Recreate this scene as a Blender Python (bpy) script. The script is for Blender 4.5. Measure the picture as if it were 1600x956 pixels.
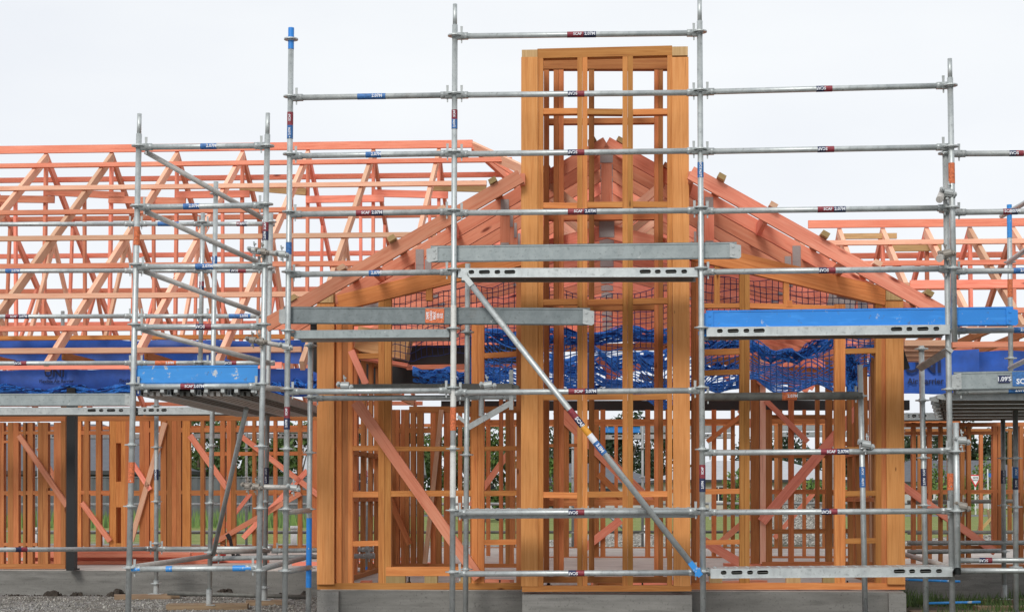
import bpy, bmesh, math, random
from mathutils import Vector, Matrix, noise
R = math.radians
random.seed(7)
for o in list(bpy.data.objects): bpy.data.objects.remove(o)
scn = bpy.context.scene
COL = scn.collection
# ------------------------------------------------------------------ camera
EYE, F, PPY = 1.13, 2500.0, 650.0        # eye height, focal length in px of a 1600 px frame, principal point row
T = 0.06                                 # the building stands turned a little: its right end is nearer
PITCH = math.atan((775 - PPY) / F)
cam_d = bpy.data.cameras.new('camera'); cam = bpy.data.objects.new('camera', cam_d); COL.objects.link(cam)
cam_d.sensor_width = 36; cam_d.lens = F * 36 / 1600; cam_d.shift_y = (PPY - 478) / 1600
cam_d.clip_start = 0.1; cam_d.clip_end = 3000
CAM = Vector((0, 0, EYE)); cam.location = CAM; cam.rotation_euler = (R(90) + PITCH, 0, 0)
scn.camera = cam
CM = cam.rotation_euler.to_matrix()
# ------------------------------------------------------------------ sky and sun (overcast)
SUN_EL, SUN_AZ = 35, 200                 # azimuth clockwise from +Y: behind the camera, a little left
w = bpy.data.worlds.new('World'); scn.world = w; w.use_nodes = True
nt = w.node_tree; nt.nodes.clear()
def wn(t, **k):
    n = nt.nodes.new(t)
    for a, b in k.items(): setattr(n, a, b)
    return n
sky = wn('ShaderNodeTexSky', sky_type='NISHITA', sun_disc=False, sun_elevation=R(SUN_EL), sun_rotation=R(SUN_AZ), air_density=1.0, dust_density=2.0)
hs = wn('ShaderNodeHueSaturation'); hs.inputs['Saturation'].default_value = 0.12
nt.links.new(sky.outputs[0], hs.inputs['Color'])
tc = wn('ShaderNodeTexCoord'); mp = wn('ShaderNodeMapping'); mp.inputs['Scale'].default_value = (1.5, 1.5, 4)
nt.links.new(tc.outputs['Generated'], mp.inputs[0])
nz = wn('ShaderNodeTexNoise'); nz.inputs['Scale'].default_value = 1.6; nz.inputs['Detail'].default_value = 5
nt.links.new(mp.outputs[0], nz.inputs['Vector'])
cr = wn('ShaderNodeValToRGB'); cr.color_ramp.elements[0].position = .3; cr.color_ramp.elements[1].position = .72
cr.color_ramp.elements[0].color = (7.45, 7.8, 8.45, 1); cr.color_ramp.elements[1].color = (8.75, 9.0, 9.2, 1)
nt.links.new(nz.outputs['Fac'], cr.inputs[0])
mx = wn('ShaderNodeMix', data_type='RGBA'); mx.inputs[0].default_value = 0.86
nt.links.new(hs.outputs[0], mx.inputs[6]); nt.links.new(cr.outputs[0], mx.inputs[7])
bg = wn('ShaderNodeBackground'); bg.inputs[1].default_value = 0.1
wo = wn('ShaderNodeOutputWorld')
nt.links.new(mx.outputs[2], bg.inputs[0]); nt.links.new(bg.outputs[0], wo.inputs[0])
sd = bpy.data.lights.new('sun', 'SUN'); sd.energy = 1.5; sd.angle = R(18); sd.color = (1, .97, .92)
so = bpy.data.objects.new('sun', sd); COL.objects.link(so)
so.rotation_euler = (R(90 - SUN_EL), 0, R(180 - SUN_AZ) ); so.location = (0, 0, 30)
v = scn.view_settings; v.view_transform = 'Standard'; v.look = 'None'; v.gamma = 1; v.use_curve_mapping = False
v.exposure = 0.22
scn.render.engine = 'CYCLES'; scn.cycles.max_bounces = 6

# ------------------------------------------------------------------ materials
def mat(name):
    m = bpy.data.materials.new(name); m.use_nodes = True
    n = m.node_tree; b = n.nodes['Principled BSDF']
    return m, n, b
class NB:
    def __init__(s, n): s.n = n
    def __call__(s, t, ins=None, **k):
        x = s.n.nodes.new(t)
        for a, b in k.items(): setattr(x, a, b)
        for a, b in (ins or {}).items():
            if hasattr(b, 'is_output'): s.n.links.new(b, x.inputs[a])
            else: x.inputs[a].default_value = b
        return x
    def ramp(s, fac, stops):
        x = s.n.nodes.new('ShaderNodeValToRGB'); s.n.links.new(fac, x.inputs[0])
        e = x.color_ramp.elements
        while len(e) < len(stops): e.new(.5)
        for el, (p, c) in zip(e, stops):
            el.position = p; el.color = (*c, 1) if len(c) == 3 else c
        return x.outputs[0]
    def mix(s, fac, a, b, blend='MIX'):
        x = s.n.nodes.new('ShaderNodeMix'); x.data_type = 'RGBA'; x.blend_type = blend
        for i, q in ((0, fac), (6, a), (7, b)):
            if hasattr(q, 'is_output'): s.n.links.new(q, x.inputs[i])
            else: x.inputs[i].default_value = q if i == 0 else (*q, 1)
        return x.outputs[2]
    def link(s, a, b): s.n.links.new(a, b)

def timber(name, light, mid, dark, knots=.05, rough=.7):
    m, n, b = mat(name); N = NB(n)
    uv = N('ShaderNodeUVMap').outputs[0]
    mp = N('ShaderNodeMapping', {0: uv, 'Scale': (1.3, 26, 1)}).outputs[0]
    g = N('ShaderNodeTexNoise', {'Vector': mp, 'Scale': 1.6, 'Detail': 5, 'Roughness': .6, 'Distortion': .9}).outputs[0]
    c = N.ramp(g, [(.22, dark), (.46, mid), (.74, light)])
    mp2 = N('ShaderNodeMapping', {0: uv, 'Scale': (.9, 3.5, 1)}).outputs[0]
    g2 = N('ShaderNodeTexNoise', {'Vector': mp2, 'Scale': 1.3, 'Detail': 3}).outputs[0]
    c = N.mix(N.ramp(g2, [(.35, (0, 0, 0)), (.75, (.45, .45, .45))]), c, dark)
    mp3 = N('ShaderNodeMapping', {0: uv, 'Scale': (1.5, 5.0, 1)}).outputs[0]
    vo = N('ShaderNodeTexVoronoi', {'Vector': mp3, 'Scale': 1.0}).outputs['Distance']
    k = N.ramp(vo, [(knots * .55, (1, 1, 1)), (knots * 1.3, (0, 0, 0))])
    c = N.mix(k, c, (dark[0] * .38, dark[1] * .32, dark[2] * .3))
    mp4 = N('ShaderNodeMapping', {0: uv, 'Scale': (2.2, 60, 1)}).outputs[0]
    st = N('ShaderNodeTexNoise', {'Vector': mp4, 'Scale': 1.1, 'Detail': 2}).outputs[0]
    c = N.mix(N.ramp(st, [(.66, (0, 0, 0)), (.8, (.55, .55, .55))]), c, (dark[0] * .5, dark[1] * .45, dark[2] * .45))
    mp5 = N('ShaderNodeMapping', {0: uv, 'Scale': (5, 16, 1)}).outputs[0]
    sc = N('ShaderNodeTexNoise', {'Vector': mp5, 'Scale': 2.2, 'Detail': 6, 'Roughness': .8}).outputs[0]
    c = N.mix(N.ramp(sc, [(.66, (0, 0, 0)), (.71, (.7, .7, .7))]), c, (dark[0] * .3, dark[1] * .3, dark[2] * .35))
    at = N('ShaderNodeAttribute', attribute_name='tint').outputs['Fac']
    val = N('ShaderNodeMapRange', {0: at, 3: .68, 4: 1.18}).outputs[0]
    hue = N('ShaderNodeMapRange', {0: at, 3: .506, 4: .491}).outputs[0]
    h = N('ShaderNodeHueSaturation', {'Hue': hue, 'Value': val, 'Color': c}).outputs[0]
    N.link(h, b.inputs['Base Color']); b.inputs['Roughness'].default_value = rough
    b.inputs['Specular IOR Level'].default_value = .25
    bp = N('ShaderNodeBump', {'Height': g, 'Strength': .25, 'Distance': .004}).outputs[0]
    N.link(bp, b.inputs['Normal'])
    return m
M = {}
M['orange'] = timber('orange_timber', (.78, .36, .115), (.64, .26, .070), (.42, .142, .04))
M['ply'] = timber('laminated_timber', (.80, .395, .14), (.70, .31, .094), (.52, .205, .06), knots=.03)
M['amber'] = timber('shade_toned_timber', (.62, .27, .095), (.51, .19, .062), (.33, .11, .038))  # darker copy of the orange timber: interior shade put into the colour
M['pink'] = timber('pink_treated_timber', (.95, .42, .275), (.88, .32, .195), (.66, .175, .10), knots=.085)
M['pale'] = timber('pale_pink_timber', (.92, .61, .42), (.86, .50, .33), (.70, .32, .2))
M['raw'] = timber('raw_pine', (.62, .44, .22), (.5, .34, .15), (.34, .2, .08))
M['old'] = timber('weathered_timber', (.38, .28, .17), (.27, .19, .115), (.14, .1, .065))

def galv(name, a, bcol, met=.55, rough=.42, rust=.0):
    m, n, b = mat(name); N = NB(n)
    tc = N('ShaderNodeTexCoord').outputs['Object']
    g = N('ShaderNodeTexNoise', {'Vector': tc, 'Scale': 9, 'Detail': 6, 'Roughness': .65}).outputs[0]
    c = N.ramp(g, [(.3, a), (.7, bcol)])
    g2 = N('ShaderNodeTexNoise', {'Vector': tc, 'Scale': 45, 'Detail': 4}).outputs[0]
    c = N.mix(N.ramp(g2, [(.58, (0, 0, 0)), (.72, (.5, .5, .5))]), c, (a[0] * .45, a[1] * .43, a[2] * .4))
    if rust:
        g3 = N('ShaderNodeTexNoise', {'Vector': tc, 'Scale': 5, 'Detail': 8, 'Roughness': .7}).outputs[0]
        c = N.mix(N.ramp(g3, [(.62, (0, 0, 0)), (.74, (rust,) * 3)]), c, (.13, .075, .045))
    g4 = N('ShaderNodeTexNoise', {'Vector': tc, 'Scale': 14, 'Detail': 5, 'Roughness': .7}).outputs[0]
    c = N.mix(N.ramp(g4, [(.68, (0, 0, 0)), (.72, (.6, .6, .6))]), c, (.62, .62, .6))
    N.link(c, b.inputs['Base Color']); b.inputs['Metallic'].default_value = met
    rr = N('ShaderNodeMapRange', {0: g, 3: rough - .1, 4: rough + .16}).outputs[0]
    N.link(rr, b.inputs['Roughness'])
    bp = N('ShaderNodeBump', {'Height': g2, 'Strength': .12, 'Distance': .003}).outputs[0]
    N.link(bp, b.inputs['Normal'])
    return m
M['galv'] = galv('galvanised_steel', (.40, .43, .43), (.58, .61, .60), rust=.3)
M['galvd'] = galv('dull_galvanised_steel', (.32, .34, .34), (.48, .50, .49), met=.4, rough=.55, rust=.5)
M['worn'] = galv('worn_tube_steel', (.44, .42, .39), (.62, .59, .55), met=.3, rough=.5, rust=.5)
M['board'] = galv('weathered_steel_board', (.23, .265, .27), (.35, .39, .39), met=.3, rough=.55, rust=.2)
M['boardd'] = galv('dark_weathered_steel_board', (.13, .155, .16), (.23, .26, .265), met=.25, rough=.6, rust=.35)
M['pale_steel'] = galv('whitish_steel', (.60, .60, .57), (.74, .74, .70), met=.15, rough=.5, rust=.2)
M['rusty'] = galv('rusty_coupler_steel', (.2, .17, .14), (.36, .33, .29), met=.3, rough=.6, rust=.9)
M['steel_shade'] = galv('shade_toned_steel', (.10, .10, .09), (.2, .2, .18), met=.3, rough=.6, rust=.7)  # dark tone stands in for shade under the decks, with rust patches
def paint(name, col, under=(.5, .53, .54), wear=.63, rough=.4):
    m, n, b = mat(name); N = NB(n)
    tc = N('ShaderNodeTexCoord').outputs['Object']
    g = N('ShaderNodeTexNoise', {'Vector': tc, 'Scale': 10, 'Detail': 9, 'Roughness': .75}).outputs[0]
    k = N.ramp(g, [(wear, (0, 0, 0)), (wear + .025, (1, 1, 1))])
    g2 = N('ShaderNodeTexNoise', {'Vector': tc, 'Scale': 3, 'Detail': 4}).outputs[0]
    base = N.mix(N.ramp(g2, [(.3, (0, 0, 0)), (.75, (.5, .5, .5))]), col, tuple(x * .72 for x in col))
    g3 = N('ShaderNodeTexNoise', {'Vector': tc, 'Scale': 16, 'Detail': 6, 'Roughness': .7}).outputs[0]
    base = N.mix(N.ramp(g3, [(.62, (0, 0, 0)), (.7, (.6, .6, .6))]), base, (.09, .1, .11))
    g4 = N('ShaderNodeTexNoise', {'Vector': N('ShaderNodeMapping', {0: tc, 'Scale': (1, 1, 8)}).outputs[0], 'Scale': 5, 'Detail': 6}).outputs[0]
    base = N.mix(N.ramp(g4, [(.55, (0, 0, 0)), (.75, (.35, .35, .35))]), base, tuple(min(1, x * 1.5 + .05) for x in col))
    N.link(N.mix(k, base, under), b.inputs['Base Color']); b.inputs['Roughness'].default_value = rough
    return m
M['blue'] = paint('blue_paint', (.018, .24, .72), wear=.635)
M['bluew'] = paint('worn_blue_paint', (.03, .27, .70), wear=.595)
def flat(name, col, rough=.6, var=.25, scale=6, met=0):
    m, n, b = mat(name); N = NB(n)
    tc = N('ShaderNodeTexCoord').outputs['Object']
    g = N('ShaderNodeTexNoise', {'Vector': tc, 'Scale': scale, 'Detail': 6, 'Roughness': .65}).outputs[0]
    c = N.ramp(g, [(.3, tuple(x * (1 - var) for x in col)), (.7, tuple(min(1, x * (1 + var * .6)) for x in col))])
    N.link(c, b.inputs['Base Color']); b.inputs['Roughness'].default_value = rough; b.inputs['Metallic'].default_value = met
    return m
M['red'] = flat('red_sticker', (.25, .03, .045), .55, .55, 60)
M['navy'] = flat('navy_sticker', (.02, .03, .09), .55, .6, 60)
M['lblue'] = flat('light_blue_sticker', (.04, .16, .42), .55, .6, 60)
M['text'] = flat('white_lettering', (.78, .8, .84), .6, .15, 40)
M['dtext'] = flat('dark_blue_lettering', (.004, .012, .06), .7, .1)
M['yellow'] = flat('yellow_tape', (.75, .33, .03), .5, .2, 30)
M['orange_st'] = flat('orange_sticker', (.68, .17, .06), .6, .6, 60)
M['black'] = flat('black_steel', (.004, .004, .0045), .55, .4)
M['wrap'] = flat('blue_wall_wrap', (.011, .09, .45), .5, .35, 4)
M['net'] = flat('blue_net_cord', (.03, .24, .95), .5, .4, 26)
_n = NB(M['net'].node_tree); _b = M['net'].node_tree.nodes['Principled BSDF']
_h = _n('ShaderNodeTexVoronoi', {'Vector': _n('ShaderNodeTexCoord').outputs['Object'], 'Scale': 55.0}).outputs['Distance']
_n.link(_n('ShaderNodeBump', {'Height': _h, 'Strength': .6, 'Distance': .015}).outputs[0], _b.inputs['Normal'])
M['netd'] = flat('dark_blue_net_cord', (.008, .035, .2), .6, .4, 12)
M['white'] = flat('white_plastic', (.75, .75, .74), .4, .08)
M['bucket'] = flat('red_plastic', (.55, .02, .015), .4, .1)
M['rubber'] = flat('black_rubber', (.015, .015, .015), .7, .3)
M['glass'] = flat('dark_window_glass', (.02, .025, .03), .12, .2)
M['cream'] = flat('cream_wall', (.46, .42, .35), .8, .08, 2)
M['grey_wall'] = flat('grey_wall', (.42, .42, .41), .8, .1, 2)
M['roofd'] = flat('dark_grey_roofing', (.10, .105, .12), .6, .2, 3)
M['roofl'] = flat('pale_grey_roofing', (.42, .43, .45), .55, .12, 3)
M['trim'] = flat('dark_trim', (.03, .03, .032), .6, .2)
M['bark'] = flat('bark', (.11, .085, .06), .9, .4, 8)
M['signw'] = flat('white_sign_face', (.8, .8, .8), .4, .04)
M['signr'] = flat('red_sign_border', (.6, .03, .04), .4, .1)
M['signb'] = flat('blue_sign_face', (.03, .15, .5), .4, .1)
M['carw'] = flat('white_car_paint', (.78, .79, .8), .2, .03)
def platemat():
    m, n, b = mat('nail_plate_steel'); N = NB(n)
    uv = N('ShaderNodeUVMap').outputs[0]
    ck = N('ShaderNodeTexBrick', {'Vector': N('ShaderNodeMapping', {0: uv, 'Scale': (42, 42, 1)}).outputs[0], 'Color1': (.74, .75, .74, 1), 'Color2': (.62, .63, .62, 1), 'Mortar': (.3, .26, .25, 1), 'Scale': 1.0, 'Mortar Size': .12}).outputs[0]
    N.link(ck, b.inputs['Base Color']); b.inputs['Metallic'].default_value = .1; b.inputs['Roughness'].default_value = .5
    return m
M['plate'] = platemat()
def concrete(name, a, c2, band=True):
    m, n, b = mat(name); N = NB(n)
    tc = N('ShaderNodeTexCoord').outputs['Object']
    g = N('ShaderNodeTexNoise', {'Vector': N('ShaderNodeMapping', {0: tc, 'Scale': (.7, 1, 3.5)}).outputs[0], 'Scale': 2.2, 'Detail': 8, 'Roughness': .68}).outputs[0]
    c = N.ramp(g, [(.3, a), (.7, c2)])
    g2 = N('ShaderNodeTexNoise', {'Vector': tc, 'Scale': 60, 'Detail': 4}).outputs[0]
    c = N.mix(N.ramp(g2, [(.6, (0, 0, 0)), (.7, (.55, .55, .55))]), c, tuple(x * .5 for x in a))
    g3 = N('ShaderNodeTexNoise', {'Vector': N('ShaderNodeMapping', {0: tc, 'Scale': (1.2, 1, 9)}).outputs[0], 'Scale': 2.0, 'Detail': 5}).outputs[0]
    c = N.mix(N.ramp(g3, [(.55, (0, 0, 0)), (.7, (.5, .5, .5))]), c, tuple(x * .62 for x in a))
    wv = N('ShaderNodeTexNoise', {'Vector': N('ShaderNodeMapping', {0: tc, 'Scale': (.25, 1, 26)}).outputs[0], 'Scale': 1.5, 'Detail': 3}).outputs[0]
    c = N.mix(N.ramp(wv, [(.5, (0, 0, 0)), (.66, (.22, .22, .22))]), c, tuple(x * .75 for x in a))
    bl = N('ShaderNodeTexNoise', {'Vector': tc, 'Scale': 5, 'Detail': 8, 'Roughness': .8}).outputs[0]
    c = N.mix(N.ramp(bl, [(.6, (0, 0, 0)), (.68, (.8, .8, .8))]), c, tuple(x * .42 for x in a))
    N.link(c, b.inputs['Base Color']); b.inputs['Roughness'].default_value = .85
    N.link(N('ShaderNodeBump', {'Height': g2, 'Strength': .3, 'Distance': .01}).outputs[0], b.inputs['Normal'])
    return m
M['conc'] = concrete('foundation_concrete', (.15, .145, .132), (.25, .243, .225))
M['slab'] = concrete('slab_concrete', (.44, .40, .36), (.58, .54, .49))
M['pier'] = concrete('pale_concrete', (.19, .185, .17), (.31, .30, .28))
def groundmat():
    m, n, b = mat('gravel_and_grass'); N = NB(n)
    tc = N('ShaderNodeTexCoord').outputs['Object']
    vo = N('ShaderNodeTexVoronoi', {'Vector': tc, 'Scale': 22})
    gv = N.ramp(N('ShaderNodeSeparateColor', {0: vo.outputs['Color']}).outputs[0], [(0, (.13, .125, .12)), (.6, (.28, .27, .26)), (1, (.45, .44, .42))])
    gn = N('ShaderNodeTexNoise', {'Vector': tc, 'Scale': 1.1, 'Detail': 8, 'Roughness': .7}).outputs[0]
    gv = N.mix(N.ramp(gn, [(.45, (0, 0, 0)), (.62, (.8, .8, .8))]), gv, (.12, .1, .075))
    gr = N('ShaderNodeTexNoise', {'Vector': tc, 'Scale': 1.4, 'Detail': 9, 'Roughness': .75}).outputs[0]
    grass = N.ramp(gr, [(.3, (.11, .15, .03)), (.5, (.19, .23, .05)), (.68, (.33, .29, .11))])
    sp = N('ShaderNodeSeparateXYZ', {0: tc})
    wob = N('ShaderNodeTexNoise', {'Vector': tc, 'Scale': .25, 'Detail': 6}).outputs[0]
    yy = N('ShaderNodeMath', {0: sp.outputs['Y'], 1: N('ShaderNodeMath', {0: wob, 1: 14}, operation='MULTIPLY').outputs[0]}, operation='ADD').outputs[0]
    far = N('ShaderNodeMapRange', {0: yy, 1: 45, 2: 46.5}).outputs[0]
    # weeds on the bare soil right of the house
    xx = N('ShaderNodeMath', {0: sp.outputs['X'], 1: N('ShaderNodeMath', {0: wob, 1: 2}, operation='MULTIPLY').outputs[0]}, operation='ADD').outputs[0]
    rt = N('ShaderNodeMapRange', {0: xx, 1: 4.1, 2: 4.7}).outputs[0]
    w2 = N('ShaderNodeTexNoise', {'Vector': tc, 'Scale': 1.9, 'Detail': 7, 'Roughness': .7}).outputs[0]
    soil = N.mix(N.ramp(w2, [(.47, (0, 0, 0)), (.55, (1, 1, 1))]), (.085, .062, .042), (.045, .065, .018))
    c = N.mix(rt, gv, soil); c = N.mix(far, c, grass)
    N.link(c, b.inputs['Base Color']); b.inputs['Roughness'].default_value = .95
    h = N('ShaderNodeMath', {0: vo.outputs['Distance'], 1: -1}, operation='MULTIPLY').outputs[0]
    N.link(N('ShaderNodeBump', {'Height': h, 'Strength': .8, 'Distance': .05}).outputs[0], b.inputs['Normal'])
    return m
M['ground'] = groundmat()
def leafmat(name, a, c2):
    m, n, b = mat(name); N = NB(n)
    at = N('ShaderNodeAttribute', attribute_name='tint').outputs['Fac']
    c = N.ramp(at, [(0, a), (1, c2)])
    N.link(c, b.inputs['Base Color']); b.inputs['Roughness'].default_value = .6
    return m
M['leaf_dark'] = leafmat('dark_foliage', (.012, .026, .012), (.045, .075, .028))
M['leaf_mid'] = leafmat('mid_foliage', (.03, .06, .014), (.10, .16, .03))
M['leaf_bright'] = leafmat('bright_foliage', (.05, .11, .018), (.16, .26, .045))
def stonemat():
    m, n, b = mat('crushed_stone'); N = NB(n)
    tc = N('ShaderNodeTexCoord').outputs['Object']
    vo = N('ShaderNodeTexVoronoi', {'Vector': tc, 'Scale': 20})
    c = N.ramp(N('ShaderNodeSeparateColor', {0: vo.outputs['Color']}).outputs[0], [(0, (.2, .19, .17)), (.6, (.36, .34, .3)), (1, (.55, .53, .48))])
    N.link(c, b.inputs['Base Color']); b.inputs['Roughness'].default_value = .9
    N.link(N('ShaderNodeBump', {'Height': vo.outputs['Distance'], 'Strength': 1, 'Distance': .08}).outputs[0], b.inputs['Normal'])
    return m
M['stone'] = stonemat()
M['soil'] = flat('dark_soil', (.045, .035, .026), .95, .5, 20)
def corr():
    m, n, b = mat('corrugated_grey_steel'); N = NB(n)
    tc = N('ShaderNodeTexCoord').outputs['Object']
    g = N('ShaderNodeTexNoise', {'Vector': tc, 'Scale': 1.5, 'Detail': 4}).outputs[0]
    N.link(N.ramp(g, [(.3, (.085, .092, .095)), (.7, (.12, .128, .13))]), b.inputs['Base Color']); b.inputs['Roughness'].default_value = .5
    return m
M['corr'] = corr()

# ------------------------------------------------------------------ helpers
NRM = Vector((T, 1, 0)).normalized()      # horizontal depth direction of the building
AX = Vector((1, -T, 0)).normalized()      # along its front
UP = Vector((0, 0, 1))
def P(px, py, D):                         # pixel of the 1600x956 photo -> point on the plane y + T x = D
    d = CM @ Vector(((px - 800) / F, -(py - PPY) / F, -1))
    return CAM + d * (D / (d.y + T * d.x))
def Q(X, D, z): return Vector((X, D - T * X, z))   # point on plane D
def X_of(px, D): return P(px, 700, D).x
def along(X, D0, D1): return X + T * (D1 - D0)      # X after walking straight back from plane D0 to D1
class MB:
    def __init__(s): s.v, s.f, s.uv, s.m, s.t = [], [], [], [], []
    def face(s, idx, uv, m=0, t=.5):
        s.f.append(idx); s.uv.append(uv); s.m.append(m); s.t.append(t)
    def beam(s, p, q, wd, dp, m=0, side=None, taper=None):
        """box from p to q: wd across (in the wall plane), dp along depth; u runs along the length"""
        x = (q - p); L = x.length
        if L < 1e-5: return s
        x = x / L
        n = side if side is not None else NRM
        n = n - x * n.dot(x)
        if n.length < 1e-3: n = UP - x * UP.dot(x)
        n.normalize(); c = n.cross(x)
        t = random.random(); u0 = random.random() * 80; v0 = random.random() * 40
        a, b = wd / 2, dp / 2
        sec = [(-a, -b), (a, -b), (a, b), (-a, b)]
        i0 = len(s.v)
        for pt in (p, q):
            for (i, j) in sec: s.v.append(pt + c * i + n * j)
        per = [0, wd, wd + dp, 2 * wd + dp, 2 * wd + 2 * dp]
        for k in range(4):
            k2 = (k + 1) % 4
            s.face((i0 + k, i0 + k2, i0 + 4 + k2, i0 + 4 + k), [(u0, v0 + per[k]), (u0, v0 + per[k + 1]), (u0 + L, v0 + per[k + 1]), (u0 + L, v0 + per[k])], m, t)
        s.face((i0 + 3, i0 + 2, i0 + 1, i0), [(u0 + .1 * j, v0 + .02 * i) for i, j in ((0, 1), (1, 1), (1, 0), (0, 0))], m, t * .5)
        s.face((i0 + 4, i0 + 5, i0 + 6, i0 + 7), [(u0 + .1 * j, v0 + .02 * i) for i, j in ((0, 0), (1, 0), (1, 1), (0, 1))], m, t * .5)
        return s
    def box(s, c, sx, sy, sz, m=0):       # box in the building's own axes
        return s.beam(c - AX * sx / 2, c + AX * sx / 2, sz, sy, m)
    def tube(s, p, q, r, n=14, m=0, r2=None, cap=True, hollow=False):
        x = (q - p); L = x.length; x = x / L
        a = Vector((0, 0, 1)) if abs(x.z) < .9 else Vector((1, 0, 0))
        e1 = x.cross(a).normalized(); e2 = x.cross(e1)
        r2 = r if r2 is None else r2; i0 = len(s.v); t = random.random()
        for pt, rr in ((p, r), (q, r2)):
            for k in range(n):
                an = 2 * math.pi * k / n; s.v.append(pt + e1 * math.cos(an) * rr + e2 * math.sin(an) * rr)
        for k in range(n):
            k2 = (k + 1) % n
            s.face((i0 + k, i0 + n + k, i0 + n + k2, i0 + k2), [(0, k / n), (L, k / n), (L, (k + 1) / n), (0, (k + 1) / n)], m, t)
        if cap:
            s.face(tuple(i0 + k for k in range(n)), [(0, 0)] * n, m, t)
            s.face(tuple(i0 + n + k for k in reversed(range(n))), [(0, 0)] * n, m, t)
        return s
    def poly(s, pts, m=0, t=.5):
        i0 = len(s.v); s.v += pts; s.face(tuple(range(i0, i0 + len(pts))), [(p.x, p.z) for p in pts], m, t); return s
    def prism(s, pts, d, m=0):            # polygon pts extruded by vector d
        i0 = len(s.v); n = len(pts); t = random.random()
        s.v += list(pts) + [p + d for p in pts]
        s.face(tuple(i0 + k for k in range(n)), [(p.x, p.z) for p in pts], m, t)
        s.face(tuple(i0 + n + k for k in reversed(range(n))), [(p.x, p.z) for p in reversed(pts)], m, t)
        for k in range(n):
            k2 = (k + 1) % n
            s.face((i0 + k2, i0 + k, i0 + n + k, i0 + n + k2), [(0, 0), (.1, 0), (.1, .1), (0, .1)], m, t)
        return s
    def mesh(s, name, mats, org, smooth):
        me = bpy.data.meshes.new(name)
        me.from_pydata([tuple(p - org) for p in s.v], [], s.f)
        ul = me.uv_layers.new(name='UVMap'); fl = [c for u in s.uv for c in u]
        for i, c in enumerate(fl): ul.data[i].uv = c
        at = me.attributes.new('tint', 'FLOAT', 'FACE'); at.data.foreach_set('value', s.t)
        for mm in mats: me.materials.append(M[mm] if isinstance(mm, str) else mm)
        me.polygons.foreach_set('material_index', s.m)
        if smooth:
            me.polygons.foreach_set('use_smooth', [len(f) == 4 for f in s.f])
        me.validate(); me.update()
        return me
    def build(s, name, mats, parent=None, smooth=False, org=None, fix=True):
        if isinstance(mats, str): mats = [mats]
        if org is None:
            lo = Vector([min(p[i] for p in s.v) for i in range(3)]); hi = Vector([max(p[i] for p in s.v) for i in range(3)])
            org = (lo + hi) / 2
            if parent is None: org.z = lo.z
        me = s.mesh(name, mats, org, smooth)
        if fix:
            bm = bmesh.new(); bm.from_mesh(me); bmesh.ops.recalc_face_normals(bm, faces=bm.faces); bm.to_mesh(me); bm.free()
        return put(name, me, org, parent)
WL = {}
def put(name, data, loc, parent=None):
    o = bpy.data.objects.new(name, data); COL.objects.link(o)
    WL[o.name] = Vector(loc)
    if parent is not None:
        o.parent = parent; o.location = Vector(loc) - WL[parent.name]
    else: o.location = loc
    return o
def tag(o, label=None, cat=None, group=None, kind=None):
    if label: o['label'] = label
    if cat: o['category'] = cat
    if group: o['group'] = group
    if kind: o['kind'] = kind
    return o
def empty(name, loc, label, cat, group=None):
    o = put(name, None, loc); o.empty_display_size = .2
    return tag(o, label, cat, group)
def copy_at(src, loc, parent):            # a copy of a small part (shares its mesh)
    o = src.copy(); COL.objects.link(o); o.parent = parent
    WL[o.name] = Vector(loc); o.location = Vector(loc) - WL[parent.name]
    return o
_txt = {}
def text_polys(s):
    if s in _txt: return _txt[s]
    cu = bpy.data.curves.new('lettering', 'FONT'); cu.body = s; cu.size = 1; cu.align_x = 'CENTER'; cu.align_y = 'CENTER'; cu.resolution_u = 2
    cu.offset = .028
    o = bpy.data.objects.new('lettering', cu); me = bpy.data.meshes.new_from_object(o)
    r = ([Vector(v.co) for v in me.vertices], [tuple(p.vertices) for p in me.polygons])
    bpy.data.objects.remove(o); bpy.data.curves.remove(cu); bpy.data.meshes.remove(me)
    _txt[s] = r; return r
def add_text(mb, s, c, ax, up, nrm, size, m, r=None, lift=.002):
    """letters at c, reading along ax; bent round a tube of radius r when given (c is then on its axis)"""
    vs, fs = text_polys(s); i0 = len(mb.v)
    for q in vs:
        h = q.y * size
        off = lift + (r or 0)
        mb.v.append(c + ax * q.x * size + up * h + nrm * off)
    for f in fs: mb.face(tuple(i0 + k for k in f), [(0, 0)] * len(f), m)

# ------------------------------------------------------------------ scaffold kit
TR = .0242
ROS = None; WEDGE = None
def rosette(parent, loc):
    global ROS
    if ROS is None:
        mb = MB(); mb.tube(Vector((0, 0, -.005)), Vector((0, 0, .005)), .061, 20); mb.tube(Vector((0, 0, -.014)), Vector((0, 0, .014)), .032, 14)
        ROS = mb.build('rosette', 'galv', parent, org=Vector((0, 0, 0))); ROS.location = Vector(loc) - WL[parent.name]; WL[ROS.name] = Vector(loc)
        return ROS
    return copy_at(ROS, loc, parent)
def wedge(parent, loc):
    global WEDGE
    if WEDGE is None:
        mb = MB()
        mb.prism([Vector((-.010, -.004, .085)), Vector((.012, -.004, .085)), Vector((.007, -.004, -.06)), Vector((-.004, -.004, -.06))], Vector((0, .008, 0)))
        WEDGE = mb.build('wedge', 'galvd', parent, org=Vector((0, 0, 0))); WEDGE.location = Vector(loc) - WL[parent.name]; WL[WEDGE.name] = Vector(loc)
        return WEDGE
    return copy_at(WEDGE, loc, parent)
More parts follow.
